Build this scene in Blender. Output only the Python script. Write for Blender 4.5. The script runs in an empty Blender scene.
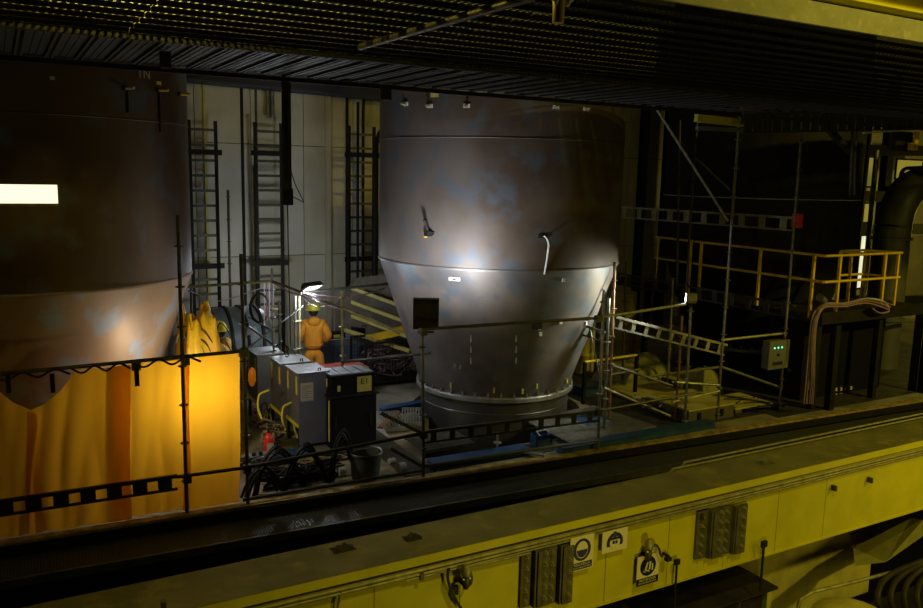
import bpy, bmesh, math, random
from mathutils import Vector, Matrix, noise
V = Vector; PI = math.pi
rnd = random.Random(7)
S = bpy.context.scene; C = S.collection

# ---------------------------------------------------------------- camera, world, light, exposure
F_PX, CX, CY, H = 820.0, 461.5, 304.0, 4.4
def _n(v): return v.normalized()
_up = -_n(V((345-CX, 5500-CY, F_PX)))
_X = V((1930-CX, 210-CY, F_PX)); _X = _n(_X - _up*_X.dot(_up))
_Y = _up.cross(_X); _Y = _Y if _Y.z > 0 else -_Y
R3 = Matrix((_X, _Y, _up))                       # image axes (right, down, forward) -> world
cam_data = bpy.data.cameras.new('camera'); cam = bpy.data.objects.new('camera', cam_data); C.objects.link(cam)
cam_data.sensor_width = 36; cam_data.lens = 36*F_PX/923; cam_data.clip_start = .05; cam_data.clip_end = 300
rr = R3 @ V((1,0,0)); dd = R3 @ V((0,1,0)); ff = R3 @ V((0,0,1))
cam.matrix_world = Matrix.Translation((0,0,H)) @ Matrix((rr, -dd, -ff)).transposed().to_4x4()
S.camera = cam
S.view_settings.view_transform = 'Standard'; S.view_settings.look = 'None'
S.view_settings.exposure = 0.0; S.view_settings.gamma = 1; S.view_settings.use_curve_mapping = False
world = bpy.data.worlds.new('world'); S.world = world; world.use_nodes = True
world.node_tree.nodes['Background'].inputs[0].default_value = (.75, .62, .30, 1)
world.node_tree.nodes['Background'].inputs[1].default_value = .0025

def at(px, py, x=None, y=None, z=None):
    d = R3 @ V(((px-CX)/F_PX, (py-CY)/F_PX, 1))
    t = x/d.x if x is not None else y/d.y if y is not None else (z-H)/d.z
    return d*t + V((0,0,H))
def aim(o, d):
    o.rotation_euler = V(d).to_track_quat('-Z', 'Y').to_euler()
def area(name, loc, d, size, energy, col, spread=PI, sy=None):
    l = bpy.data.lights.new(name, 'AREA'); l.energy = energy; l.color = col; l.size = size; l.spread = spread
    if sy: l.shape = 'RECTANGLE'; l.size_y = sy
    o = bpy.data.objects.new(name, l); C.objects.link(o); o.location = loc; aim(o, d); return o
def point(name, loc, energy, col, r=.1):
    l = bpy.data.lights.new(name, 'POINT'); l.energy = energy; l.color = col; l.shadow_soft_size = r
    o = bpy.data.objects.new(name, l); C.objects.link(o); o.location = loc; return o
def spot(name, loc, d, energy, col, ang, blend=.6, r=.08):
    l = bpy.data.lights.new(name, 'SPOT'); l.energy = energy; l.color = col; l.shadow_soft_size = r
    l.spot_size = math.radians(ang); l.spot_blend = blend
    o = bpy.data.objects.new(name, l); C.objects.link(o); o.location = loc; aim(o, d); return o
SOD = (1, .83, .12); COOL = (.80, .88, 1); WARM = (1, .9, .62)
FL1 = at(434, 308, y=10.55)                      # floodlight aimed at the vessel
FL2 = at(312, 287, y=13.6)                       # floodlight beside the person
FL3 = at(686, 298, y=10.45)                       # lamp at the right corner of the rail
FL4 = V((2.2, 11.15, 1.62))                      # lamp behind the orange sheets
spot('floodlight_beam', FL1+V((.10,.16,.06)), (.55, .62, .62), 360, COOL, 128, 1, .16)
point('floodlight_beam_left', FL2+V((.03,-.13,-.19)), 66, COOL, .1)
area('lamp_beam_right', FL3+V((-.11,.11,.0)), (-1, .68, -.30), .2, 36, (.95,1,.85), math.radians(105))
point('lamp_behind_sheet', FL4, 46, (1,.93,.78), .09)
spot('sodium_light_hall', (19, -2.2, 8.6), (-3.4, 12, -7.2), 3300, SOD, 62, .8, .3)
spot('sodium_light_near', (7.0, 1.2, 9.6), (0, 6.1, -9.6), 1350, SOD, 84, 1, .3)
point('sodium_light_above_deck', (1.2, 6.6, 6.5), 420, SOD, .2)
point('sodium_light_far', (29, 15.0, 3.2), 150, SOD, .3)
point('fill_lower_level', (13.5, 4, -.4), 90, SOD, .3)  # unseen fill, added to brighten the panel below the girder
point('fill_below_left', (6.2, 3.2, -1.2), 150, SOD, .3)  # added out of frame to lift the girder web from below
point('work_light_behind_tank', (5.2, 17.3, 2.2), 45, COOL, .15)
point('wall_light', (6.5, 17.4, 7.6), 26, WARM, .3)

# ---------------------------------------------------------------- materials
def mat(name, col, rough=.6, metal=0, col2=None, nscale=4, mixw=.5, bump=0, bscale=30, emit=None, trans=0, detail=4, lo=.35, hi=.65, stretch=None, col3=None):
    m = bpy.data.materials.new(name); m.use_nodes = True; nt = m.node_tree; N = nt.nodes; L = nt.links
    b = N['Principled BSDF']; b.inputs['Roughness'].default_value = rough; b.inputs['Metallic'].default_value = metal
    b.inputs['Base Color'].default_value = (*col, 1)
    tc = N.new('ShaderNodeTexCoord'); mp = N.new('ShaderNodeMapping'); L.new(tc.outputs['Object'], mp.inputs[0])
    if stretch: mp.inputs['Scale'].default_value = stretch
    if col2:
        n = N.new('ShaderNodeTexNoise'); n.inputs['Scale'].default_value = nscale; n.inputs['Detail'].default_value = detail
        L.new(mp.outputs[0], n.inputs['Vector'])
        r = N.new('ShaderNodeValToRGB'); r.color_ramp.elements[0].position = lo; r.color_ramp.elements[1].position = hi
        r.color_ramp.elements[0].color = (*col, 1); r.color_ramp.elements[1].color = (*col2, 1)
        L.new(n.outputs[0], r.inputs[0]); out = r.outputs[0]
        if col3:
            n2 = N.new('ShaderNodeTexNoise'); n2.inputs['Scale'].default_value = nscale*2.3; n2.inputs['Detail'].default_value = 6
            L.new(mp.outputs[0], n2.inputs['Vector'])
            r2 = N.new('ShaderNodeValToRGB'); r2.color_ramp.elements[0].position = .54; r2.color_ramp.elements[1].position = .66
            L.new(n2.outputs[0], r2.inputs[0])
            mx = N.new('ShaderNodeMix'); mx.data_type = 'RGBA'; L.new(r2.outputs[0], mx.inputs[0]); L.new(out, mx.inputs[6])
            mx.inputs[7].default_value = (*col3, 1); out = mx.outputs[2]
        L.new(out, b.inputs['Base Color'])
        mr = N.new('ShaderNodeMapRange'); L.new(n.outputs[0], mr.inputs[0]); mr.inputs[3].default_value = max(0,rough-.12); mr.inputs[4].default_value = min(1,rough+.12)
        L.new(mr.outputs[0], b.inputs['Roughness'])
    if bump:
        n = N.new('ShaderNodeTexNoise'); n.inputs['Scale'].default_value = bscale; n.inputs['Detail'].default_value = 4
        L.new(mp.outputs[0], n.inputs['Vector'])
        bp = N.new('ShaderNodeBump'); bp.inputs['Strength'].default_value = bump; bp.inputs['Distance'].default_value = .02
        L.new(n.outputs[0], bp.inputs['Height']); L.new(bp.outputs[0], b.inputs['Normal'])
    if emit:
        b.inputs['Emission Color'].default_value = (*emit[:3], 1); b.inputs['Emission Strength'].default_value = emit[3]
    if trans:
        t = N.new('ShaderNodeBsdfTranslucent'); t.inputs[0].default_value = (.92, .47, .02, 1)
        ms = N.new('ShaderNodeMixShader'); ms.inputs[0].default_value = trans
        L.new(b.outputs[0], ms.inputs[1]); L.new(t.outputs[0], ms.inputs[2]); L.new(ms.outputs[0], N['Material Output'].inputs[0])
    return m
M = {}
M['floor'] = mat('concrete_floor', (.36,.32,.22), .8, 0, (.17,.15,.11), 1.6, bump=.15)
M['plate'] = mat('dark_floor_steel', (.06,.058,.05), .6, .2, (.035,.033,.028), 3, bump=.1)
M['wall'] = mat('pale_cladding', (.60,.565,.45), .55, 0, (.50,.455,.33), .8, bump=.03, bscale=8)
M['wallb'] = mat('stained_cladding', (.58,.54,.41), .6, 0, (.46,.41,.26), 1.0)
M['gap'] = mat('dark_backing', (.02,.018,.015), .9)
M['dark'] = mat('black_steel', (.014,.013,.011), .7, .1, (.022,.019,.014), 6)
M['dark2'] = mat('dark_brown_steel', (.05,.04,.03), .6, .4, (.03,.026,.02), 3)
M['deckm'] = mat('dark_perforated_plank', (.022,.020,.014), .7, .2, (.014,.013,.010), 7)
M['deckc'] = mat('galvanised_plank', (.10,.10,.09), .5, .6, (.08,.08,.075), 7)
M['blue'] = mat('blue_painted_steel', (.015,.05,.15), .45, .1, (.03,.09,.22), 5)
M['navy'] = mat('navy_steel', (.012,.015,.045), .6, 0, (.02,.02,.04), 5)
M['tube'] = mat('galvanised_tube', (.27,.26,.22), .45, .6, (.15,.145,.12), 9, bump=.05)
M['tubed'] = mat('weathered_dark_tube', (.06,.055,.04), .5, .6, (.10,.09,.06), 9)
M['tubey'] = mat('yellow_grey_tube', (.36,.33,.16), .5, .4, (.22,.2,.1), 9)
M['rust'] = mat('orange_rusty_tube', (.26,.12,.05), .6, .3, (.16,.1,.06), 7)
M['vessel'] = mat('weathered_vessel_steel', (.095,.062,.042), .56, .40, (.145,.115,.095), .8, bump=.05, bscale=5, detail=5, col3=(.10,.105,.115), lo=.38, hi=.6)
M['cone'] = mat('cone_steel', (.11,.10,.098), .48, .5, (.20,.165,.14), 1.1, bump=.05, bscale=6, detail=5, col3=(.11,.13,.145), lo=.38, hi=.6)
M['vesselb'] = mat('brown_vessel_steel', (.085,.045,.024), .52, .45, (.13,.085,.055), .8, bump=.05, bscale=5, detail=5, col3=(.10,.10,.12))
M['conebr'] = mat('tan_cone_steel', (.34,.22,.12), .55, .3, (.24,.17,.12), 1.0, bump=.04, bscale=5, detail=5, col3=(.26,.27,.30))
M['skirt'] = mat('grey_skirt_steel', (.13,.125,.115), .45, .6, (.09,.085,.08), 2.5, bump=.05)
M['flange'] = mat('bright_flange_steel', (.42,.41,.37), .4, .6, (.27,.26,.23), 6)
M['white'] = mat('white_paint', (.75,.74,.68), .6)
M['chalk'] = mat('chalk_mark', (.5,.49,.45), .9)
M['yel'] = mat('yellow_crane_paint', (.56,.50,.002), .6, 0, (.47,.42,.002), 2.2, bump=.03, bscale=6)
M['yeltop'] = mat('dusty_yellow_flange', (.165,.15,.04), .8, 0, (.11,.10,.028), 1.6, bump=.15, bscale=14, col3=(.20,.175,.035))
M['yelr'] = mat('yellow_handrail', (.85,.56,.02), .45, 0, (.72,.45,.02), 6)
M['yelold'] = mat('dull_yellow_paint', (.58,.51,.11), .6, 0, (.42,.36,.09), 3)
M['pale'] = mat('dusty_pale_beam', (.30,.285,.16), .7, 0, (.24,.23,.12), 5, bump=.1, col3=(.36,.33,.2))
M['orange'] = mat('orange_tarpaulin', (.82,.36,.012), .5, 0, (.74,.31,.01), 2, bump=.2, bscale=2.5, trans=.55)
M['ytarp'] = mat('yellow_tarpaulin', (.85,.56,.015), .5, 0, (.8,.42,.01), 4, bump=.3, bscale=7, trans=.15)
M['suit'] = mat('orange_coverall', (.95,.40,.025), .75, 0, (.85,.33,.02), 5, bump=.35, bscale=9)
M['suity'] = mat('yellow_rainsuit', (.85,.55,.02), .6, 0, (.8,.45,.02), 5, bump=.35, bscale=9)
M['hat'] = mat('yellow_helmet', (.85,.72,.05), .35)
M['skin'] = mat('skin', (.45,.26,.17), .6)
M['hair'] = mat('black_hair', (.012,.010,.012), .7)
M['boot'] = mat('black_rubber', (.02,.02,.02), .6)
M['cable'] = mat('black_cable', (.02,.02,.018), .55)
M['cablep'] = mat('mauve_cable', (.35,.19,.24), .55, 0, (.24,.16,.2), 8)
M['cablew'] = mat('white_cable', (.6,.58,.62), .6)
M['cabley'] = mat('tan_cable', (.42,.33,.12), .6, 0, (.25,.2,.1), 9)
M['cab'] = mat('grey_cabinet', (.19,.19,.185), .45, .25, (.16,.16,.15), 4)
M['cabblue'] = mat('blue_grey_panel', (.14,.16,.26), .5, .1, (.11,.13,.22), 3)
M['yedge'] = mat('yellow_edge_paint', (.85,.70,.04), .5)
M['black'] = mat('black_enclosure', (.006,.006,.008), .6)
M['paper'] = mat('paper', (.42,.42,.40), .8)
M['red'] = mat('red_paint', (.65,.03,.02), .4)
M['redplate'] = mat('red_plate', (.75,.16,.12), .6, 0, (.6,.13,.10), 4)
M['teal'] = mat('grey_teal_shell', (.20,.25,.25), .5, .1, (.15,.19,.19), 5)
M['steelg'] = mat('grey_desk_steel', (.26,.28,.30), .5, .2, (.2,.22,.24), 5)
M['grate'] = mat('bright_grating', (.42,.42,.38), .45, .6, (.3,.3,.28), 8)
M['gratd'] = mat('dark_grating', (.10,.10,.08), .5, .5)
M['trim'] = mat('worn_yellow_trim', (.55,.38,.10), .6, .2, (.22,.16,.06), 7)
M['green'] = mat('olive_angle', (.10,.11,.05), .6, .3, (.06,.065,.035), 5)
M['duct'] = mat('dark_grey_duct', (.13,.13,.10), .5, .3, (.10,.10,.08), 3)
M['silver'] = mat('silver_lagging', (.55,.54,.50), .35, .8, (.42,.41,.38), 6)
M['olive'] = mat('olive_cloth', (.30,.28,.07), .7, 0, (.25,.23,.06), 5, bump=.2)
M['navyp'] = mat('sign_navy', (.02,.02,.16), .5)
M['blackp'] = mat('sign_black', (.015,.015,.02), .5)
M['signw'] = mat('sign_white', (.68,.62,.42), .55)
M['lampw'] = mat('lamp_glass', (1,1,1), .4, emit=(.9,.95,1,14))
M['lampt'] = mat('fluorescent_tube', (1,1,1), .4, emit=(1,.93,.62,1.3))
M['led'] = mat('green_light', (0,.3,.1), .4, emit=(.1,1,.45,2.5))
M['winlit'] = mat('lit_window_pane', (.8,.8,.6), .4, emit=(.95,.95,.68,.75))
M['wallglow'] = mat('lit_wall_glow', (.6,.5,.1), .4, emit=(.55,.50,.10,.22))  # emission stands in for the yellow-lit wall beyond
M['brk'] = mat('dusty_bracket_steel', (.11,.10,.05), .7, .1, (.07,.062,.03), 6)
M['brkb'] = mat('bolt_steel', (.24,.22,.13), .6, .3)
M['wood'] = mat('brown_timber', (.16,.075,.03), .7, 0, (.1,.05,.02), 5)
M['sock'] = mat('beige_plastic', (.62,.45,.16), .5, 0, (.55,.38,.12), 9)
M['bucket'] = mat('grey_green_bucket', (.07,.075,.055), .6)
M['brown'] = mat('brown_plate', (.13,.10,.06), .7, 0, (.08,.065,.04), 4)

for k in ('dark','dark2','black','cable','gap','deckm','blackp','gratd','boot'):
    M[k].node_tree.nodes['Principled BSDF'].inputs['Specular IOR Level'].default_value = .15
# ---------------------------------------------------------------- helpers
def link(name, me, parent=None, loc=None, rot=None):
    o = bpy.data.objects.new(name, me); C.objects.link(o)
    if parent is not None: o.parent = parent
    if loc is not None: o.location = loc
    if rot is not None: o.rotation_euler = rot
    return o
def org(o):
    p = V((0,0,0))
    while o is not None: p += V(o.location); o = o.parent
    return p
class MB:
    def __init__(s): s.v = []; s.f = []; s.sm = []
    def add(s, vs, fs, smooth=False):
        b = len(s.v); s.v += [tuple(v) for v in vs]
        for f in fs: s.f.append([i+b for i in f]); s.sm.append(smooth)
        return s
    def box(s, a, b, rot=None, bev=0):
        x0,y0,z0 = a; x1,y1,z1 = b
        vs = [V((x,y,z)) for x in (x0,x1) for y in (y0,y1) for z in (z0,z1)]
        if rot is not None:
            c = sum(vs, V())/8; vs = [c + rot @ (v-c) for v in vs]
        return s.add(vs, [(0,1,3,2),(4,6,7,5),(0,4,5,1),(2,3,7,6),(0,2,6,4),(1,5,7,3)])
    def beam(s, p, q, w, h, up=(0,0,1)):
        p = V(p); q = V(q); d = (q-p).normalized(); u = V(up); sd = d.cross(u).normalized(); u = sd.cross(d)
        vs = [c + sd*(a*w/2) + u*(b*h/2) for c in (p,q) for a in (-1,1) for b in (-1,1)]
        return s.add(vs, [(0,1,3,2),(4,6,7,5),(0,4,5,1),(2,3,7,6),(0,2,6,4),(1,5,7,3)])
    def tube(s, p, q, r, n=10, r2=None):
        return s.path([p,q], r, n, r2)
    def path(s, pts, r, n=8, r2=None):
        pts = [V(p) for p in pts]; base = len(s.v); r2 = r if r2 is None else r2
        d0 = (pts[1]-pts[0]).normalized(); u = d0.orthogonal().normalized(); k = len(pts)
        for i, p in enumerate(pts):
            d = ((pts[min(i+1,k-1)]-pts[max(i-1,0)])).normalized()
            u = (u - d*u.dot(d)).normalized(); w = d.cross(u); ri = r+(r2-r)*i/(k-1)
            for j in range(n):
                a = 2*PI*j/n; s.v.append(tuple(p + (u*math.cos(a)+w*math.sin(a))*ri))
        for i in range(k-1):
            for j in range(n):
                s.f.append([base+i*n+j, base+i*n+(j+1)%n, base+(i+1)*n+(j+1)%n, base+(i+1)*n+j]); s.sm.append(True)
        s.f.append([base+j for j in range(n)][::-1]); s.sm.append(False)
        s.f.append([base+(k-1)*n+j for j in range(n)]); s.sm.append(False)
        return s
    def lathe(s, prof, n=24, c=(0,0,0), cap=False, axis='z'):
        base = len(s.v); c = V(c); k = len(prof)
        for r, z in prof:
            for j in range(n):
                a = 2*PI*j/n; x, y = r*math.cos(a), r*math.sin(a)
                p = V((x,y,z)) if axis == 'z' else V((z,x,y)) if axis == 'x' else V((y,z,x))
                s.v.append(tuple(c+p))
        for i in range(k-1):
            for j in range(n):
                s.f.append([base+i*n+j, base+i*n+(j+1)%n, base+(i+1)*n+(j+1)%n, base+(i+1)*n+j]); s.sm.append(True)
        if cap:
            s.f.append([base+j for j in range(n)][::-1]); s.sm.append(False)
            s.f.append([base+(k-1)*n+j for j in range(n)]); s.sm.append(False)
        return s
    def ball(s, c, r, n=12, m=8, sc=(1,1,1)):
        prof = [(max(1e-4, math.cos(t))*r, math.sin(t)*r) for t in [(-.5+i/m)*PI for i in range(m+1)]]
        b = len(s.v); s.lathe(prof, n); c = V(c)
        for i in range(b, len(s.v)):
            v = s.v[i]; s.v[i] = (v[0]*sc[0]+c.x, v[1]*sc[1]+c.y, v[2]*sc[2]+c.z)
        return s
    def mesh(s, name, m):
        me = bpy.data.meshes.new(name); me.from_pydata(s.v, [], s.f); me.materials.append(m)
        me.polygons.foreach_set('use_smooth', s.sm); me.update()
        if any(s.sm): me.set_sharp_from_angle(angle=.75)
        return me
    def build(s, name, m, parent=None, local=False):
        """vertices are world coordinates unless local; the parent chain has no rotation when not local"""
        if parent is not None and not local:
            o = org(parent); s.v = [(a-o.x, b-o.y, c-o.z) for a,b,c in s.v]
        return link(name, s.mesh(name, m), parent)
def solid(name, mb, m, label=None, cat=None, group=None, kind=None, base=None):
    """top-level single mesh with its origin at the base of its box"""
    xs, ys, zs = zip(*mb.v); o = V(base) if base is not None else V(((min(xs)+max(xs))/2, (min(ys)+max(ys))/2, min(zs)))
    mb.v = [(a-o.x, b-o.y, c-o.z) for a,b,c in mb.v]
    ob = link(name, mb.mesh(name, m)); ob.location = o
    return tag(ob, label, cat, group, kind)
def tag(o, label=None, cat=None, group=None, kind=None):
    if label: o['label'] = label
    if cat: o['category'] = cat
    if group: o['group'] = group
    if kind: o['kind'] = kind
    return o
def thing(name, label, cat, loc=(0,0,0), rz=0, group=None):
    o = bpy.data.objects.new(name, None); C.objects.link(o); o.location = loc; o.rotation_euler = (0,0,rz); o.empty_display_size = .2
    return tag(o, label, cat, group)
def spline(pts, k=6):
    pts = [V(p) for p in pts]; out = []
    P = [pts[0]*2-pts[1]] + pts + [pts[-1]*2-pts[-2]]
    for i in range(1, len(P)-2):
        for j in range(k):
            t = j/k; a,b,c,d = P[i-1],P[i],P[i+1],P[i+2]
            out.append(.5*((2*b)+(c-a)*t+(2*a-5*b+4*c-d)*t*t+(3*b-a-3*c+d)*t**3))
    out.append(pts[-1]); return out
def text_mesh(s, size, m, name, parent=None, thick=.001, align='CENTER'):
    cu = bpy.data.curves.new(name, 'FONT'); cu.body = s; cu.size = size; cu.extrude = thick; cu.align_x = align; cu.align_y = 'CENTER'; cu.resolution_u = 3
    t = bpy.data.objects.new('tmp', cu); C.objects.link(t); bpy.context.view_layer.update()
    me = bpy.data.meshes.new_from_object(t.evaluated_get(bpy.context.evaluated_depsgraph_get()))
    bpy.data.objects.remove(t); me.materials.clear(); me.materials.append(m); me.name = name
    return link(name, me, parent)
def skin(chains, m, name, parent, sub=1):
    """chains: list of (points, radii); each chain joins the body at its first point when it equals an earlier point"""
    vs = []; rs = []; es = []
    for pts, rad in chains:
        prev = None
        for p, r in zip(pts, rad):
            idx = next((i for i, q in enumerate(vs) if (V(q)-V(p)).length < 1e-4), None)
            if idx is None: vs.append(tuple(p)); rs.append(r); idx = len(vs)-1
            if prev is not None and prev != idx: es.append((prev, idx))
            prev = idx
    me = bpy.data.meshes.new(name); me.from_pydata(vs, es, [])
    o = bpy.data.objects.new('tmp', me); C.objects.link(o)
    md = o.modifiers.new('s', 'SKIN'); md.use_smooth_shade = True
    for i, r in enumerate(rs):
        rad = r if isinstance(r, tuple) else (r, r); me.skin_vertices[0].data[i].radius = rad
    me.skin_vertices[0].data[0].use_root = True
    ss = o.modifiers.new('u', 'SUBSURF'); ss.levels = sub; ss.render_levels = sub
    bpy.context.view_layer.update()
    out = bpy.data.meshes.new_from_object(o.evaluated_get(bpy.context.evaluated_depsgraph_get()))
    bpy.data.objects.remove(o); out.materials.clear(); out.materials.append(m); out.name = name
    return link(name, out, parent)

# ---------------------------------------------------------------- setting
def EY(x): return 10.53 - .053*x                 # edge of the working floor
def ev(x, dy, z): return V((x, EY(x)+dy, z))
from mathutils.geometry import tessellate_polygon
outer = [(-8,EY(-8)),(48,EY(48)),(48,19.6),(-8,19.6)]
hole = [(5.55,10.95),(8.85,10.85)] + [(8.2+1.62*math.cos(a), 13.05+1.62*math.sin(a)) for a in [math.radians(-50+i*10) for i in range(25)]]
loops = [[V((x,y,0)) for x,y in outer], [V((x,y,0)) for x,y in hole[::-1]]]
tri = tessellate_polygon(loops); flat = outer + hole[::-1]; nf = len(flat)
mb = MB(); mb.add([(x,y,0) for x,y in flat]+[(x,y,-.3) for x,y in flat], [t[::-1] for t in tri]+[tuple(i+nf for i in t) for t in tri]
       + [(i,(i+1)%4,nf+(i+1)%4,nf+i) for i in range(4)] + [(4+i,4+(i+1)%(nf-4),nf+4+(i+1)%(nf-4),nf+4+i) for i in range(nf-4)])
fo = solid('floor', mb, M['floor'], kind='structure')
solid('trim_22', MB().box((5,10.7,-3.0),(11,15.5,-2.9)), M['dark'], kind='structure')
wb = solid('wall_back', MB().box((-8,19.6,-.3),(48,19.8,12)), M['gap'], kind='structure')
pw, ph = 1.28, 2.65
pan = MB().box((.008,-.05,.008),(pw-.008,0,ph-.008)).mesh('panel', M['wall'])
pan2 = MB().box((.008,-.05,.008),(pw-.008,0,ph-.008)).mesh('panel', M['wallb'])
wo = org(wb)
for i in range(43):
    for k in range(5):
        link('panel', pan2 if (i*7+k*3) % 5 == 0 or k == 2 else pan, wb, V((-7.52+i*pw+.0, 19.6, -.3+k*ph))-wo)
solid('ceiling', MB().box((-8,-4,12),(48,19.8,12.2)), M['dark2'], kind='structure')
solid('wall_right', MB().box((48,-4,-3),(48.2,19.8,12)), M['dark2'], kind='structure')
for k, (a_, b_) in enumerate((((5.55,10.36,0),(12.6,10.82,.012)),((9.86,10.84,0),(12.6,15.2,.012)),((5.0,10.36,0),(5.5,12.9,.012)),((8.92,10.84,0),(9.84,11.7,.012)),((12.62,10.05,0),(22,14.5,.012)))):
    solid('floor_plate', MB().box(a_, b_), M['plate'], ('dark steel floor plate along the edge in front of the vessel','dark steel floor plate right of the vessel','narrow dark steel floor plate left of the vessel','small dark steel floor plate under the pale grating','wide dark sheet added as shade on the floor under the right platform')[k], 'plate', 'dark floor plates round the vessel opening')  # the last, widest plate is added shade that darkens the floor at right
# navy beam under the roof line on the back wall, and strips that run down the wall
mb = MB(); mb.beam((-2,19.25,6.75),(16,19.25,6.35),.25,.62); mb.beam((-2,19.05,7.08),(16,19.05,6.68),.5,.06); mb.beam((-2,19.05,6.42),(16,19.05,6.02),.5,.05)
solid('trim_1', mb, M['navy'], kind='structure')
for n, (px, w, m) in enumerate(((206.5,.06,'yelold'),(243.5,.05,'dark'),(257.5,.035,'tubed'),(347,.05,'dark'),(363,.04,'dark'),(328,.14,'wallb'))):
    p = at(px, 200, y=19.5); solid('trim_%d' % (n+2), MB().box((p.x-w/2,19.46,0),(p.x+w/2,19.54,6.35)), M[m], kind='structure')

# edge of the floor: worn trim, black kicker plate, perforated walkway, olive angle
mb = MB(); mb.beam(ev(-5,-.05,.01), ev(26,-.05,.01), .13, .035); solid('trim_20', mb, M['trim'], kind='structure')
mb = MB(); mb.beam(ev(-5,-.14,-.06), ev(26,-.14,-.06), .03, .12); mb.beam(ev(-5,-.13,-.5), ev(26,-.13,-.5), .03, .6); solid('trim_21', mb, M['dark'], kind='structure')
def grating(nx, ny, w, d, bar=.006, h=.025, solidm=False):
    mb = MB()
    for i in range(ny+1): y = d*i/ny; mb.box((0,y-bar/2,0),(w,y+bar/2,h))
    for i in range(nx+1): x = w*i/nx; mb.box((x-bar/2,0,0.004),(x+bar/2,d,h-.002))
    return mb
wk = thing('walkway', 'black perforated walkway running along the foot of the kicker plate behind the yellow girder', 'walkway', ev(4,-.75,-.17))
gm = grating(44, 14, 1.48, .50, .016).mesh('grating_panel', M['gratd'])
for i in range(16):
    p = ev(-2+i*1.5, -.66, -.17); link('grating_panel', gm, wk, p-V(wk.location), (0,0,-math.atan(.053)))
mb = MB(); mb.beam(ev(-5,-.70,-.20), ev(26,-.70,-.20), .06, .10); mb.build('edge_angle', M['green'], wk)
mb = MB(); mb.beam(ev(-5,-.42,-.40), ev(26,-.42,-.40), .5, .02); mb.build('under_plate', M['dark'], wk)
for i in range(14):
    MB().beam(ev(-3+i*2,-.15,-.26), ev(-3+i*2,-.75,-.26), .06, .06).build('bracket', M['dark'], wk)

# ---------------------------------------------------------------- overhead scaffold deck
DZ = 5.6
def plank_mesh(L=2.495, w=.27):
    mb = MB(); rows = 3; t = .003; e = .058
    step = (w-2*e)/rows; hole = step*.60
    mb.box((0,-.003,-.03),(L,.003,.0)); mb.box((0,w-.003,-.03),(L,w+.003,.0))
    y = 0
    def strip(y0,y1): mb.add([(0,y0,0),(L,y0,0),(L,y1,0),(0,y1,0)], [(0,1,2,3)])
    strip(0, e+(step-hole)/2)
    for r in range(rows):
        a = e + r*step + (step-hole)/2; b = a+hole
        nx = int(L/.058)
        for k in range(nx+1):
            x0 = k*L/nx - .018; x1 = x0+.036
            mb.add([(max(0,x0),a,0),(min(L,x1),a,0),(min(L,x1),b,0),(max(0,x0),b,0)], [(0,1,2,3)])
        strip(b, b+(step-hole) if r < rows-1 else w)
    return mb.mesh('plank', M['deckm'])
deck = thing('scaffold_deck', 'overhead steel scaffold deck of perforated planks seen from below', 'scaffold deck', (8,7,DZ))
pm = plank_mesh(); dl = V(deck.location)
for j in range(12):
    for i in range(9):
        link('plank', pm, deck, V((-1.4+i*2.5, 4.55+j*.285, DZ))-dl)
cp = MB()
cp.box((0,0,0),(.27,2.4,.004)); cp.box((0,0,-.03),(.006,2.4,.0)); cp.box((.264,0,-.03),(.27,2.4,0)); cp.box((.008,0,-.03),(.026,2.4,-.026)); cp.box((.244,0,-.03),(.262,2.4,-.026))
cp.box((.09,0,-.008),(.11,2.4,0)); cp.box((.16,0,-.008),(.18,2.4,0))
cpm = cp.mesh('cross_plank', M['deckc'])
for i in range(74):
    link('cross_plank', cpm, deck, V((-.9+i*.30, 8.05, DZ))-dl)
MB().box((-3,8.30,DZ+.05),(7.5,8.33,DZ+.75)).build('hole_glow_board', M['pale'], deck)  # unseen board, added so the plank holes show bright yellow dots
for j, (y, m_) in enumerate(((7.99,'dark'),(10.44,'dark'))):
    MB().box((-2,y-.03,DZ-.085),(21,y+.03,DZ-.032)).build('edge_beam', M[m_], deck)
for i in range(0):
    MB().tube((-1+i*2.5,4.5,DZ-.05),(-1+i*2.5,8.2,DZ-.05),.024).build('transom_tube', M['tubed'], deck)
MB().tube(at(360,47,z=DZ-.09), at(535,-4,z=DZ-.09), .03).build('diagonal_tube', M['tubed'], deck)
MB().tube(at(404,87,y=10.56), at(582,97,y=10.56), .012).build('thin_rod', M['tubey'], deck)
for px, py0, py1, w in ((165,30,68,.10),(386,42,100,.13),(521,62,92,.09),(742,75,100,.08),(345,40,70,.10)):
    p = at(px, (py0+py1)/2, y=10.36 if px != 165 else 9.0)
    MB().box((p.x-w/2,p.y-.04,at(px,py1,y=p.y).z),(p.x+w/2,p.y+.04,DZ-.035)).build('hanger', M['dark2'], deck)
pb = at(923,36,y=4.35); pt = at(923,22,y=4.35)
mb = MB().box((-2,4.33,DZ-.02),(16,4.36,pt.z)).box((-2,4.36,pt.z-.01),(16,4.5,pt.z))
solid('overhead_beam', mb, M['pale'], 'dusty pale green beam along the front edge of the overhead deck', 'beam')
q0 = at(923,17,y=4.6); q1 = at(923,-14,y=4.6)
solid('overhead_crane_rail', MB().box((-2,4.55,q0.z),(16,4.6,q1.z)).box((-2,4.35,q1.z),(16,4.8,q1.z+.03)).box((-2,4.45,q0.z-.02),(16,4.62,q0.z)), M['yel'], 'bright yellow beam at the top right corner above the pale beam', 'beam')

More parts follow.
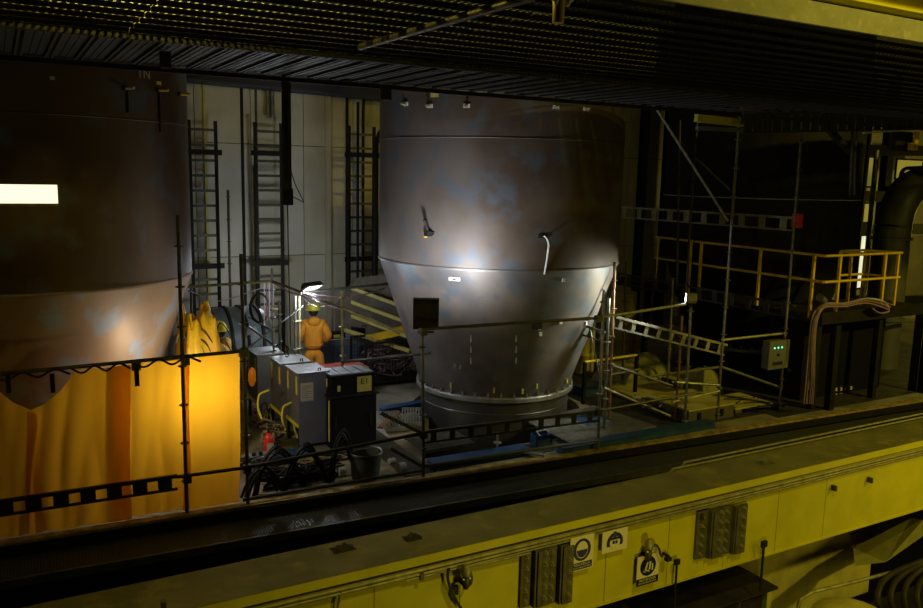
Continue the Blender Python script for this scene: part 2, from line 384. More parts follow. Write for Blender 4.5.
# ---------------------------------------------------------------- vessels
VC = V((8.15, 13.05, 0)); R0, R1 = 2.23, 1.41
def ring(r, z, n=96): return (r, z)
def vessel(name, label, c, ms, mc, mk, zt=8.6, seam=2.88, low=.52):
    v = thing(name, label, 'vessel', (c.x, c.y, 0))
    def L(prof, nm, m, n=96):
        o = link(nm, MB().lathe(prof, n).mesh(nm, m), v); return o
    L([(R0,seam),(R0,4.5),(R0,zt-.02),(0.01,zt)], 'shell', ms)
    L([(R0+.012,seam-.02),(R0+.018,seam),(R0+.012,seam+.02)], 'weld_seam', mc)
    L([(R0+.006,4.98),(R0+.010,4.99),(R0+.006,5.0)], 'weld_seam', ms)
    L([(R1+.02,low+.02),(R1+.05,low+.12),(R0,seam)], 'cone', mc)
    L([(R1,low+.035),(R1+.07,low+.035),(R1+.09,low+.015),(R1+.09,low-.05),(R1+.07,low-.065),(R1,low-.065)], 'flange', M['flange'])
    L([(R1,low-.05),(R1,0.0),(R1,-2.0 if c is VC else 0.0)], 'skirt', mk)
    L([(R1+.003,low-.28),(R1+.012,low-.29),(R1+.003,low-.30)], 'weld_seam', mk)
    bm_ = MB().lathe([(0.001,0),(.022,0),(.022,.05),(.012,.05),(.012,.085),(.001,.085)], 8).mesh('bolt', M['flange'])
    for k in range(40):
        a = 2*PI*k/40; link('bolt', bm_, v, (math.cos(a)*(R1+.06), math.sin(a)*(R1+.06), low+.03))
    return v
v2 = vessel('process_vessel', 'large dark steel vessel with conical bottom, floodlit in the middle of the hall', VC, M['vessel'], M['cone'], M['skirt'])
V1 = V((.3,13.05,0))
v1 = vessel('process_vessel', 'brown steel vessel at the left, tan cone behind the orange sheets', V1, M['vesselb'], M['conebr'], M['skirt'])
V3 = V((16.05,13.9,0))
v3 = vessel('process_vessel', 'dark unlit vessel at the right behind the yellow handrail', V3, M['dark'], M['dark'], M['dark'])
def on_vessel(c, px, py, r=R0, cone=False):
    """nearest hit of the view ray with the vessel's cylinder of radius r"""
    d = at(px, py, y=c.y)-V((0,0,H)); o = V((0,0,H))
    a = d.x**2+d.y**2; b = -2*(d.x*c.x+d.y*c.y); k = c.x**2+c.y**2-r*r
    disc = b*b-4*a*k
    t = (-b-math.sqrt(max(disc,0)))/(2*a); p = o+d*t
    n = V((p.x-c.x, p.y-c.y, 0)).normalized(); return p, n
def plate_on(v, c, px, py, w, h, m, name, label=None, cone=False, off=.012):
    r = R0
    for _ in range(12):
        p, n = on_vessel(c, px, py, r)
        if cone: r = R1+.05+(R0-R1-.05)*min(1,max(0,(p.z-.64)/(2.88-.64)))
    t = V((-n.y, n.x, 0)); q = p+n*off
    up = V((0,0,1))
    mb = MB(); vs = [q+t*a*w/2+up*b*h/2+n*e for e in (-.03,.006) for a,b in ((-1,-1),(1,-1),(1,1),(-1,1))]
    mb.add(vs, [(3,2,1,0),(4,5,6,7),(0,1,5,4),(1,2,6,5),(2,3,7,6),(3,0,4,7)])
    o = mb.build(name, m, v); 
    if label: o['label'] = label
    return p, n, t
# lifting lugs, tags and chalk marks of the middle vessel
for px, py in ((406,104),(467,106),(556,107),(586,109),(430,106)):
    p, n, t = plate_on(v2, VC, px, py, .11, .06, M['chalk'], 'lug')
    MB().tube(p, p+n*.12, .018, 8).build('stud', M['tubey'], v2)
plate_on(v2, VC, 435, 95, .14, .07, M['yelold'], 'tag_plate', 'small yellow tag')
p, n, t = plate_on(v2, VC, 430, 233, .16, .05, M['dark'], 'clamp')
mb = MB().tube(p+n*.05, p+n*.16+V((0,0,.22)), .028, 8); mb.box(tuple(p+n*.05-V((.05,.05,.05))), tuple(p+n*.05+V((.05,.05,.03)))); mb.build('clamp_handle', M['dark'], v2)
plate_on(v2, VC, 426, 236, .05, .05, M['yelr'], 'clamp_tip', 'small yellow clamp tip')
p, n, t = plate_on(v2, VC, 543, 236, .16, .06, M['dark'], 'clamp')
mb = MB().path(spline([p+n*.05, p+n*.14+V((0,0,-.02)), p+n*.10+t*.06+V((0,0,-.14)), p+n*.03+t*.06+V((0,0,-.45)), p+n*.02+t*.04+V((0,0,-.62))]), .014, 6); mb.build('hanging_hook', M['white'], v2)
p, n, t = plate_on(v2, VC, 455, 279, .19, .055, M['white'], 'name_plate', 'small white name plate', cone=True, off=.02)
for px, py, w, h in ((455,279,.05,.03),):
    plate_on(v2, VC, px, py, w, h, M['dark'], 'name_mark', cone=True, off=.03)
for px, y0, y1 in ((471,338,368),(516,338,366)):
    for k in range(3): plate_on(v2, VC, px, y0+k*11, .012, .13, M['chalk'], 'chalk_line', cone=True, off=.01)
for px, py in ((563,280),(539,328),(540,334),(585,323),(560,322),(456,366),(461,367)):
    plate_on(v2, VC, px, py, .05, .06, M['chalk'] if px > 500 else M['tube'], 'lug', cone=True, off=.03)
p, n, t = plate_on(v2, VC, 537, 326, .16, .10, M['dark'], 'lug', cone=True, off=.03)
for px, py in ((452,385),(494,390),(522,391),(536,386),(565,381)):
    plate_on(v2, VC, px, py, .03, .09, M['yelold'], 'flange_wedge', cone=True, off=.04)
# clips on the left vessel with handles that hang from them
for px, py, mm in ((125,88,'chalk'),(158,90,'yelr'),(179,94,'rust')):
    p, n, t = plate_on(v1, V1, px, py, .10, .05, M['dark'], 'lug')
    MB().tube(p+n*.02, p+n*.14+t*.02, .02, 8).build('stud', M['yelr' if px > 130 else 'chalk'], v1)
p, n, t = plate_on(v1, V1, 158, 83, .09, .04, M['yedge'], 'tag_plate', 'small yellow tag')
p, n, t = plate_on(v1, V1, 159, 112, .02, .5, M['dark'], 'hanging_strap')
p, n, t = plate_on(v1, V1, 127, 100, .02, .3, M['dark'], 'hanging_strap')
p, n = on_vessel(V1, 142, 74)
tx = text_mesh('TN', .17, M['chalk'], 'chalk_letters', v1); t = V((-n.y, n.x, 0))
tx.matrix_local = Matrix.Translation(p+n*.03-V(v1.location)) @ Matrix((t, V((0,0,1)), n)).transposed().to_4x4()
MB().box((V1.x-1.0,V1.y-R0-.0,4.0),(V1.x-.98,V1.y-R0+.02,4.1)).build('lug', M['chalk'], v1)
for px, py in ((52,158),):
    plate_on(v1, V1, px, py-80, .05, .04, M['chalk'], 'lug')
# thin light band round the right vessel
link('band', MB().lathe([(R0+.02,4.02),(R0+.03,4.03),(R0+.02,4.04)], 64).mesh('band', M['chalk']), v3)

# ---------------------------------------------------------------- scaffold builder
ros = MB().lathe([(.024,-.012),(.055,-.008),(.060,0),(.055,.008),(.024,.012)], 8)
ROS = {k: ros.mesh('rosette', M[k]) for k in ('tubed','tube','tubey','rust')}
def post(par, p, q, m='tube', r=.0242, step=.5, off=.12, rings=True):
    p = V(p); q = V(q); o = MB().tube(p, q, r, 8).build('post', M[m], par)
    if rings:
        L = (q-p).length; d = (q-p)/L; s = off
        while s < L:
            link('rosette', ROS.get(m, ROS['tube']), o, p+d*s-org(par)); s += step
    return o
def rail(par, p, q, m='tube', r=.0242): return MB().tube(p, q, r, 8).build('rail', M[m], par)
def lattice(par, p, q, h=.22, m='tube', plates=6, pw=.14):
    p = V(p); q = V(q); d = (q-p).normalized(); u = V((0,0,1)); u = (u-d*u.dot(d)).normalized(); sd = d.cross(u)
    o = MB().beam(p, q, .045, .045).beam(p-u*h, q-u*h, .03, .03).build('lattice_beam', M[m], par)
    L = (q-p).length; me = MB()
    for k in range(plates):
        c = p + d*(L*(k+.5)/plates) - u*h/2 - org(par)
        vs = []
        MBp = MB()
        for e in (-.008,.008):
            for a,b in ((-1,-1),(1,-1),(1,1),(-1,1)): vs.append(c + d*a*pw/2 + u*b*h/2 + sd*e)
        MBp.add(vs, [(3,2,1,0),(4,5,6,7),(0,1,5,4),(1,2,6,5),(2,3,7,6),(3,0,4,7)])
        link('web_plate', MBp.mesh('web_plate', M[m]), o)
    return o
# front guardrail along the floor edge
GA = 10.42
g1 = thing('scaffold_guardrail', 'dark scaffold guardrail along the floor edge with lamp and lattice toe beams', 'guardrail', (4, GA, 0))
Yg = lambda px: EY(at(px, 440, y=10.3).x)-.02
def G(px, py): return at(px, py, y=EY(at(px, py, y=10.3).x)-.03)
def post_px(par, a, b, y=None, m='tube', **k):
    if y is None: y = at(b[0], b[1], z=0).y
    q = at(a[0], a[1], y=y); p = at(b[0], b[1], y=y)
    return post(par, p, q, m, **k)
for a, b, m in (((178,215),(187,512),'tubed'),((241,254),(248,500),'tubed'),((422.5,330),(423.5,476),'tubed'),((604,290),(598,444),'tube')):
    y = EY(at(b[0], b[1], y=10.3).x)-.03; post(g1, V((*at(b[0],b[1],y=y).xy, 0.03)), at(a[0], a[1], y=y), m, off=.46-.03)
rail(g1, G(-30,377), G(243,351), 'tubed'); rail(g1, G(243,468), G(424,433), 'tubed', .028); rail(g1, G(243,500), G(424,470), 'tubed')
rail(g1, G(424,329), G(597,318), 'tubed'); rail(g1, G(597,318), FL3+V((0,0,-.11)), 'tubey')
lattice(g1, G(-10,503), G(177,476), .17, 'tubed', 7, .17); rail(g1, G(177,477), G(243,468), 'tubed')
lattice(g1, G(424,432), G(598,411), .16, 'tubed', 10, .09); rail(g1, G(598,411), G(700,392), 'tubed')
rail(g1, G(424,466), G(598,440), 'tubed')
MB().beam(G(381,413), G(421,433), .03, .05).build('brace', M['tube'], g1)
MB().beam(G(390,448), G(421,466), .03, .05).build('brace', M['tube'], g1)
MB().tube(G(243,352), at(303,306,y=13.2), .012).build('brace', M['tubed'], g1)
for (px, py) in ((185,360),(187,478),(243,352),(247,468),(423,331),(423,434),(598,318),(598,412),(136,365)):
    p = G(px, py); MB().box(tuple(p-V((.05,.05,.06))), tuple(p+V((.05,.03,.05)))).build('clamp', M['tubed'], g1)

# scaffold bay behind the right end of the guardrail
g2 = thing('scaffold_bay', 'low galvanised scaffold bay between the middle vessel and the tall right scaffold', 'scaffold', (9.6, 10.8, 0))
post_px(g2, (691,304), (684.5,427), m='tube'); post_px(g2, (682,316), (675.5,421), m='rust'); post_px(g2, (609,298), (604,433), m='tube')
post_px(g2, (615,262), (609,424), m='rust'); post_px(g2, (626,262), (622,400), y=13.0, m='tubed'); post_px(g2, (673,278), (667,400), y=12.6, m='tubey')
def R_(a, b, ya, yb=None, m='tube', r=.0242): return rail(g2, at(a[0],a[1],y=ya), at(b[0],b[1],y=yb or ya), m, r)
R_((605,363),(673,386),11.2,10.6); R_((604,388),(670,416),10.5,10.3); R_((672,382),(719,385),10.6,10.46); R_((640,378),(719,367),11.2,10.46,'tubey')
R_((672,402),(719,391),10.5,10.45,'tubey'); R_((605,376),(640,369),11.3,11.3,'tubed')
lattice(g2, at(616,317,y=11.0), at(727,345,y=10.45), .19, 'tube', 9, .07)
lattice(g2, at(575,322,y=11.6), at(609,334,y=11.1), .17, 'tube', 3, .08)
MB().tube(at(590,330,y=10.9), at(603,392,y=10.6), .012).build('brace', M['tube'], g2)

# tall scaffold on the right, holding the deck
g3 = thing('scaffold_tower', 'tall scaffold tower at the right carrying the lattice walkway beam', 'scaffold', (12.2, 10.45, 0))
post_px(g3, (742,85), (717,420), y=10.46, m='tube'); post_px(g3, (802,128), (779,410), y=10.4, m='tube')
def R3_(a, b, ya, yb=None, m='tube', r=.0242): return rail(g3, at(a[0],a[1],y=ya), at(b[0],b[1],y=yb or ya), m, r)
R3_((722,340),(787,333),10.45,10.4,'tubey'); R3_((722,367),(782,388),10.45,10.4); 
R3_((649,97),(728,221),10.5,10.46,'tube'); R3_((696,158),(730,190),11.4,11.2,'tubed',.018)
post_px(g3, (697,122), (686,290), y=12.0, m='tubed'); post_px(g3, (680,120), (677,290), y=13.0, m='tubed')
lattice(g3, at(795,218,x=13.3), at(618,207,x=13.3), .24, 'tubey', 10, .16)
lattice(g3, at(795,306,x=13.35), at(612,272,x=13.35), .24, 'tubed', 12, .14)
p = at(796,216,x=13.3); MB().box(tuple(p-V((.05,.12,.22))), tuple(p+V((.05,.05,.04)))).build('end_cap', M['red'], g3)['label'] = 'red end cap of the beam'
# hanging beams behind the deck at right
hb = at(696,118,y=9.9); he = at(742,123,y=9.9)
solid('steel_channel', MB().beam(hb, he, .08, .12), M['yelold'], 'short yellow lit channel under the deck left of the timber', 'beam')
solid('timber_beam', MB().beam(at(741,105,y=9.6), at(870,99,y=9.1), .10, .16), M['wood'], 'brown timber beam under the right end of the deck', 'beam')
tw = thing('truss_beam', 'dark truss walkway beam at the right under the timber beam', 'beam', at(830,120,y=9.7))
lattice(tw, at(743,114,y=9.7), at(940,112,y=9.2), .3, 'tubed', 22, .16)
MB().beam(at(863,133,y=9.5), at(940,128,y=9.3), .05, .03).build('rail', M['chalk'], tw)
MB().beam(at(697,128,y=9.9), at(760,131,y=9.9), .06, .06).build('rail', M['cabblue'], tw)

# ---------------------------------------------------------------- orange sheets
def sheet(name, label, px0, px1, top, bot, seed, y=10.47, n=36, m_=18, amp=.024, mat_='orange'):
    """top/bot: lists of (px, py) interpolated; hangs in folds just behind the rail"""
    def itp(L, x):
        if x <= L[0][0]: return L[0][1]
        for (a,b),(c,d) in zip(L, L[1:]):
            if x <= c: return b+(d-b)*(x-a)/(c-a)
        return L[-1][1]
    mb = MB(); vs = []
    for j in range(m_+1):
        for i in range(n+1):
            px = px0+(px1-px0)*i/n; yy = EY(at(px,450,y=10.4).x)+.02+(y-10.47)
            a = at(px, itp(top,px), y=yy); b = at(px, itp(bot,px), y=yy); s = j/m_
            p = a.lerp(b, s); b_z = max(p.z, .03)
            f = math.sin(px*.16+seed+s*1.2)*amp*(.3+s*.8) + noise.noise(V((px*.03+seed, s*1.6, seed)))*amp*1.8
            f += math.sin((px*.07 - s*3+seed))*amp*.6
            vs.append((p.x+.02*math.sin(s*5+seed)*s, p.y+abs(f)*.9+.0, b_z))
    fs = [(j*(n+1)+i, j*(n+1)+i+1, (j+1)*(n+1)+i+1, (j+1)*(n+1)+i) for j in range(m_) for i in range(n)]
    mb.add(vs, fs, True)
    return solid(name, mb, M[mat_], label, 'tarpaulin', 'orange sheets hung along the guardrail')
sheet('tarpaulin', 'orange sheet hanging low at the far left edge, darkest of the sheets', -60, 40, [(-60,372),(0,392),(12,402),(40,414)], [(-60,552),(40,540)], 1.0, 10.50)
sheet('tarpaulin', 'broad orange sheet with a sagging top left corner', 27, 131, [(27,412),(45,404),(60,392),(76,371),(131,365)], [(27,540),(131,524)], 2.3, 10.48)
sheet('tarpaulin', 'narrow orange sheet between the sagging one and the tall post', 115, 190, [(115,366),(190,359)], [(115,525),(190,512)], 4.1, 10.53)
sheet('tarpaulin', 'orange sheet at the right end, lit through by the lamp behind it', 184, 240, [(184,360),(240,353)], [(184,513),(240,502)], 5.2, 10.48)

# ---------------------------------------------------------------- lamps
def floodlight(loc, d, label, w=.30, h=.26, dep=.12, stand=.14):
    t = thing('floodlight', label, 'lamp', loc)
    d = V(d).normalized(); q = d.to_track_quat('Y', 'Z').to_matrix()
    def bx(a, b, nm, m, par=t):
        mb = MB().box(a, b); mb.v = [tuple(q @ V(v)) for v in mb.v]; return mb.build(nm, m, par, local=True)
    mb = MB(); k = 10
    prof = [(-.0,-.45),(.05,-.5)]
    vs = []; arc = [(-dep*math.cos(a), h/2*math.sin(a)) for a in [(-.5+i/k)*PI for i in range(k+1)]]
    for x in (-w/2, w/2): vs += [(x, y, z) for y, z in arc]
    n = len(arc); fs = [(i, i+1, n+i+1, n+i) for i in range(n-1)] + [tuple(range(n))[::-1], tuple(range(n, 2*n))]
    mb.add([tuple(q @ V(v)) for v in vs], fs, False); mb.build('housing', M['dark2'], t, local=True)
    bx((-w/2+.02,.0,-h/2+.02),(w/2-.02,.008,h/2-.02), 'lens', M['lampw'])
    o = bx((-w/2-.01,-.01,h/2-.015),(w/2+.01,.025,h/2+.01), 'bezel', M['tube']); bx((-w/2-.01,-.01,-h/2-.01),(w/2+.01,.025,-h/2+.015), 'bezel', M['tube'])
    bx((-w/2-.01,-.01,-h/2),(-w/2+.015,.025,h/2), 'bezel', M['tube']); bx((w/2-.015,-.01,-h/2),(w/2+.01,.025,h/2), 'bezel', M['tube'])
    bx((-.12,-.05,-h/2-.05),(.12,-.02,-h/2-.03), 'bracket', M['dark']); MB().tube((0,0,-h/2-.01),(0,0,-h/2-stand), .018).build('stem', M['dark'], t, local=True)
    return t
floodlight(FL1+V((-.13,0,-.08)), (.45,.84,.28), 'black floodlight clamped on the post, its back to us, lighting the middle vessel', .36, .48, .16, .0)
floodlight(FL2, (.2,-.42,-.88), 'white floodlight glowing on a scaffold post beside the orange person', .34, .20, .09, .10)
lc = thing('floodlight', 'lamp on the right end of the rail, shining at the vessel', 'lamp', FL3+V((.03,0,0)), -.8)
MB().lathe([(.001,-.02),(.09,-.02),(.095,.0),(.095,.12),(.085,.16),(.001,.17)], 20, axis='x').build('housing', M['tubey'], lc, local=True)
MB().lathe([(.001,-.035),(.075,-.03),(.078,-.021)], 20, axis='x').build('lens', M['lampw'], lc, local=True)
MB().box((.02,-.03,-.16),(.10,.03,-.09)).build('bracket', M['dark'], lc, local=True)
lh = thing('work_lamp', 'bare work lamp on a stand behind the right orange sheet', 'lamp', V((FL4.x,FL4.y,0)))
MB().tube((0,0,0),(0,0,FL4.z-.16),.018).build('pole', M['tube'], lh, local=True)
MB().lathe([(.12,FL4.z-.20),(.10,FL4.z-.18),(.04,FL4.z-.16),(.04,FL4.z-.13)], 14).build('socket', M['dark'], lh, local=True)
for a in (0,2.1,4.2): MB().tube((0,0,.25),(math.cos(a)*.35,math.sin(a)*.35,.01),.012).build('leg', M['tube'], lh, local=True)
fl = thing('fluorescent_batten', 'bright fluorescent batten light at the left edge', 'lamp', at(0,195,y=7.2))
a0 = at(58,196,y=7.2); w0 = a0.x
o_ = V(fl.location)
MB().box((w0-1.3,7.13,a0.z-.055),(w0-.006,7.25,a0.z+.085)).build('diffuser', M['lampt'], fl)
MB().box((w0-1.3,7.12,a0.z-.075),(w0,7.26,a0.z-.055)).build('lower_edge', M['pale'], fl)
MB().box((w0-.006,7.12,a0.z-.075),(w0,7.26,a0.z+.09)).build('end_cap', M['pale'], fl)
for x in (w0-1.1,): MB().tube((x,7.19,a0.z+.08),(x,7.19,DZ),.004,6).build('suspension_wire', M['dark'], fl)

# lamp holder hanging from above, top centre
p = at(558,23,y=4.0); hs = thing('lamp_socket', 'beige tube hanging with pale shackle links at the top edge', 'lamp', p)
MB().lathe([(.001,0),(.034,0),(.034,.09),(.040,.16),(.040,.30),(.001,.30)], 18).build('sleeve', M['sock'], hs, local=True)
for dx, zz in ((-.055,.12),(-.075,.15),(-.035,.10),(.05,.10),(.075,.13)):
    MB().ball((dx,-.02,zz+.035), .018, 8, 6, (1,1,2.6)).build('link', M['white'], hs, local=True)
MB().tube((0,0,.28),(0,0,1.6),.008,6).build('wire', M['dark'], hs, local=True)

# ---------------------------------------------------------------- yellow crane girder
GZ = .3; GY = at(650,503,z=GZ).y; 
gb = at(760,557,y=GY).z; xe = at(913,520,y=GY).x; yb = GY+.74
cg = thing('crane_girder', 'long yellow box girder crossing the foreground', 'girder', (6, GY+.3, gb))
fz = at(480,560,y=GY).z
MB().box((-4,GY+.02,gb),(xe+6,GY+.05,GZ-.02)).build('web', M['yel'], cg)
mb = MB().box((-4,GY,GZ-.10),(xe+6,yb,GZ)); mb.build('top_flange', M['yeltop'], cg)
MB().box((-4,GY-.006,GZ-.105),(xe+6,GY+.01,GZ-.005)).build('flange_lip', M['yel'], cg)
MB().box((-4,GY,gb-.02),(xe+6,yb,gb)).build('bottom_flange', M['yel'], cg)
MB().box((-4,yb-.05,gb),(xe,yb-.02,GZ-.1)).build('rear_web', M['dark'], cg)
for k in range(13): 
    x = -2+k*1.05; MB().box((x,GY+.02,gb),(x+.008,GY+.026,GZ-.1)).build('weld_line', M['yelold'], cg)
# fixed conduits under the lip
def conduit(zo, r, label, x0=-4, x1=None):
    x1 = x1 or xe+6
    return solid('conduit', MB().tube((x0,GY-.03,GZ-.10-zo),(x1,GY-.03,GZ-.10-zo), r, 10), M['tubey'], label, 'conduit', 'conduits along the girder face')
conduit(.05,.020,'upper grey conduit under the top lip of the yellow girder'); conduit(.095,.018,'lower grey conduit along the yellow girder, second below its lip')
conduit(.13,.012,'thinnest conduit along the yellow girder, lowest of the set', 3.6)
cz = GZ-.225
p0 = at(336,608,y=GY); 
b0 = at(338,597,y=GY)
solid('bent_conduit', MB().path(spline([at(337,620,y=GY-.03), b0+V((0,-.03,-.03)), at(348,587,y=GY-.03), at(400,577,y=GY-.03), at(470,566,y=GY-.03), at(530,553,y=GY-.03)]), .016, 8), M['tubey'], 'bent conduit turning down the yellow girder at the bottom', 'conduit')
for px, py in ((163,603),(420,574),(612,532),(700,515),(833,487),(869,479)):
    p = at(px, py, y=GY); MB().box((p.x-.02,GY-.06,p.z-.05),(p.x+.02,GY+.02,p.z+.03)).build('conduit_clip', M['tubed'], cg)
# splice brackets with bolt rows
def splice(px0, py0, px1, py1, label, n=5):
    a = at(px0, py0, y=GY); b = at(px1, py1, y=GY); w = b.x-a.x; h = a.z-b.z
    t = thing('splice_bracket', label, 'bracket', (a.x, GY-.02, b.z), 0, 'bolted brackets on the girder')
    MB().box((0,0,0),(w*.42,.03,h)).build('angle_plate', M['brk'], t, local=True); MB().box((w*.42-.012,-.07,0),(w*.42,.0,h)).build('angle_plate', M['brk'], t, local=True)
    MB().box((w*.42,-.02,-.02),(w,.01,h*.97)).build('cover_plate', M['brk'], t, local=True)
    MB().box((w*.55,-.045,-.03),(w*.95,-.02,h*.95)).build('cover_plate', M['brk'], t, local=True)
    bo = MB().lathe([(.001,0),(.030,0),(.030,.008),(.022,.008),(.022,.03),(.012,.032),(.012,.055),(.001,.055)], 8, axis='y'); bo.v = [(a_, -b_, c_) for a_,b_,c_ in bo.v]
    bme = bo.mesh('bolt', M['brkb'])
    for k in range(n):
        z = h*(k+.5)/n; link('bolt', bme, t, (w*.16,0,z)); link('bolt', bme, t, (w*.77,-.045,z+.02))
splice(521,551,546,600,'bolted bracket on the girder, leftmost of the four'); splice(547,546,570,597,'bolted bracket on the girder touching the face mask sign')
splice(697,512,720,552,'bolted bracket right of the hose fitting, left of its pair'); splice(722,507,742,548,'rightmost bolted bracket on the girder')
# signs
def sign(name, label, px0, py0, px1, py1, build):
    a = at(px0, py0, y=GY-.06); b = at(px1, py1, y=GY-.06); w = b.x-a.x; h = a.z-b.z
    t = thing(name, label, 'sign', (a.x, GY-.055, b.z))
    MB().box((0,0,0),(w,.008,h)).build('plate', M['signw'], t, local=True)
    build(t, w, h); 
    MB().box((w/2-.02,.008,h*.5),(w/2+.02,.075,h*.6)).build('standoff', M['tubed'], t, local=True)
    return t
def disc(t, cx, cz, r, m, nm, y=-.002, n=24, sx=1, a0=0, a1=2*PI, cy=1):
    vs = [(cx+math.cos(a0+(a1-a0)*i/n)*r*sx, y, cz+math.sin(a0+(a1-a0)*i/n)*r*cy) for i in range(n+1)]
    vs2 = [(a, y+.0015, c) for a,_,c in vs]; k = n+1
    mb = MB().add(vs+vs2, [tuple(range(k)), tuple(range(k,2*k))[::-1]]+[(i,(i+1)%k,k+(i+1)%k,k+i) for i in range(k)]); return mb.build(nm, m, t, local=True)
def txt(t, s, size, x, z, m, y=-.0035):
    o = text_mesh(s, size, m, 'lettering', t, .0004); o.location = (x, y, z); o.rotation_euler = (PI/2,0,0); return o
def s1(t, w, h):
    disc(t, w*.5, h*.60, w*.37, M['navyp'], 'symbol_disc', -.002, 28, 1, cy=1.08)
    disc(t, w*.5, h*.60, w*.245, M['signw'], 'face_mark', -.004, 24, 1, cy=1.25)
    disc(t, w*.5, h*.60, w*.225, M['navyp'], 'mask_mark', -.006, 18, 1, PI, 2*PI, cy=1.22)
    MB().box((w*.05,-.002,h*.03),(w*.95,0,h*.235)).build('text_band', M['navyp'], t, local=True)
    txt(t, 'MASCARILLA', w*.125, w*.5, h*.175, M['signw']); txt(t, 'DE USO OBLIGATORIO', w*.078, w*.5, h*.085, M['signw'])
sign('safety_sign', 'white sign with blue face mask symbol and lettering band', 571, 539, 593, 567, s1)
def s2(t, w, h):
    disc(t, w*.5, h*.42, h*.46, M['navyp'], 'symbol_disc', -.002, 28, 1, -.35, PI+.35)
    disc(t, w*.5, h*.42, h*.29, M['signw'], 'face_mark', -.004); disc(t, w*.5, h*.55, h*.27, M['navyp'], 'helmet_mark', -.006, 14, 1, 0, PI, cy=.5)
    MB().box((w*.40,-.0065,h*.36),(w*.49,-.004,h*.5)).box((w*.51,-.0065,h*.36),(w*.60,-.004,h*.5)).build('goggle_mark', M['navyp'], t, local=True)
sign('safety_sign', 'small wide white sign with blue helmeted head symbol', 603, 533, 627, 548, s2)
def s3(t, w, h):
    MB().box((0,-.003,0),(w,0,h*.24)).build('text_band', M['blackp'], t, local=True)
    disc(t, w*.5, h*.62, w*.36, M['blackp'], 'symbol_disc', -.002)
    mb = MB(); 
    for sx, an in ((-.09,.28),(.07,.1)):
        c = V((w*(.5+sx), -.005, h*.60)); mb.beam(c+V((math.sin(an)*h*.18,0,h*.17)), c-V((math.sin(an)*h*.18,0,h*.17)), .003, w*.07, (1,0,0))
        mb.box((c.x-w*.12*1,-.0065,h*.45),(c.x+w*.02,-.0045,h*.50))
    mb.box((w*.66,-.0065,h*.46),(w*.72,-.0045,h*.68)); mb.build('hand_mark', M['signw'], t, local=True)
    txt(t, 'PROTECCION', w*.12, w*.5, h*.165, M['signw']); txt(t, 'MANOS OBLIGATORIA', w*.08, w*.5, h*.07, M['signw'])
sign('safety_sign', 'white sign with round black symbol and black lettering band below the hose fitting', 638, 558, 658, 581, s3)
# cable lamps on the girder face
def fitting(px, py, label, hose):
    p = at(px, py, y=GY-.10); t = thing('lamp_holder', label, 'lamp', p)
    MB().lathe([(.02,-.02),(.055,0),(.06,.05),(.05,.09),(.028,.12),(.001,.125)], 14).build('cap', M['tubey'], t, local=True)
    MB().lathe([(.03,-.16),(.042,-.12),(.045,-.03),(.03,-.01)], 12).build('body', M['tubed'], t, local=True)
    for a in range(3): MB().ball((math.cos(a*2+3.6)*.045, math.sin(a*2+3.6)*.045, -.035), .014, 8, 5).build('screw', M['white'], t, local=True)
    MB().box((-.02,.02,-.14),(.02,.12,-.10)).build('arm', M['dark'], t, local=True)
    MB().path(spline([V(q) for q in hose]), .016, 8).build('hose', M['tubed'], t, local=True)
    MB().box((-.13,.05,-.24),(-.06,.10,-.14)).build('bracket', M['dark2'], t, local=True)
    return t
fitting(466, 575, 'grey lamp holder with bent cable at the bottom of the girder', [(0,0,-.14),(.06,0,-.12),(.085,.02,-.05),(.06,.03,.03)])
MB_ = MB().path(spline([at(449,568,y=GY-.05), at(448,580,y=GY-.05), at(455,598,y=GY-.05), at(462,610,y=GY-.05)]), .018, 8)
solid('cable', MB_, M['tubed'], 'thick cable drooping beside the grey lamp holder', 'cable')
fitting(649, 548, 'lamp holder with a thick curved hose, above the black symbol sign', [(0,0,-.02),(.1,0,.02),(.17,0,-.04),(.21,0,-.14),(.24,0,-.17)])
p = at(668,557,y=GY-.08)
solid('hose_end', MB().box((p.x-.04,p.y-.03,p.z-.05),(p.x+.04,p.y+.03,p.z)).box((p.x-.015,p.y-.015,p.z),(p.x+.015,p.y+.09,p.z+.03)), M['dark2'], 'dark end block of the curved hose on the girder', 'fitting')
p = at(677,563,y=GY-.06); solid('stand_post', MB().box((p.x-.04,p.y-.02,p.z-.02),(p.x+.04,p.y+.02,p.z+.05)).box((p.x-.012,p.y-.01,p.z-.7),(p.x+.012,p.y+.01,p.z)), M['dark'], 'dark post with a square head right of the black symbol sign', 'post')
p = at(764,545,y=GY-.06); 
solid('stand_post', MB().box((p.x-.05,p.y-.02,p.z-.03),(p.x+.05,p.y+.02,p.z+.06)).box((p.x-.015,p.y-.01,p.z-.7),(p.x+.015,p.y+.01,p.z)), M['dark'], 'dark post with a square head under the girder right of the bracket', 'post')
# debris on the flange
for px, py, lab, w in ((343,549,'dark crumpled rag on the girder top, leftmost of three',.26),(412,538,'dark crumpled rag on the girder top, middle of three',.20),(765,463,'flat brown rag on the girder top at the right',.26)):
    p = at(px, py, z=GZ); mb = MB(); n = 9
    vs = []; 
    for j in range(n):
        for i in range(n):
            u, v_ = i/(n-1)-.5, j/(n-1)-.5; hgt = max(0, (1-4*u*u)*(1-4*v_*v_))*.07*(.6+noise.noise(V((u*5+px,v_*5,1))))
            vs.append((p.x+u*w*(1+.3*noise.noise(V((px,v_*4,2)))), p.y+v_*.16*(1+.4*noise.noise(V((px,u*4,3)))), GZ+.003+max(0,hgt)))
    mb.add(vs, [(j*n+i,j*n+i+1,(j+1)*n+i+1,(j+1)*n+i) for j in range(n-1) for i in range(n-1)], True)
    solid('rag', mb, M['dark2'] if px < 500 else M['green'], lab, 'rag')
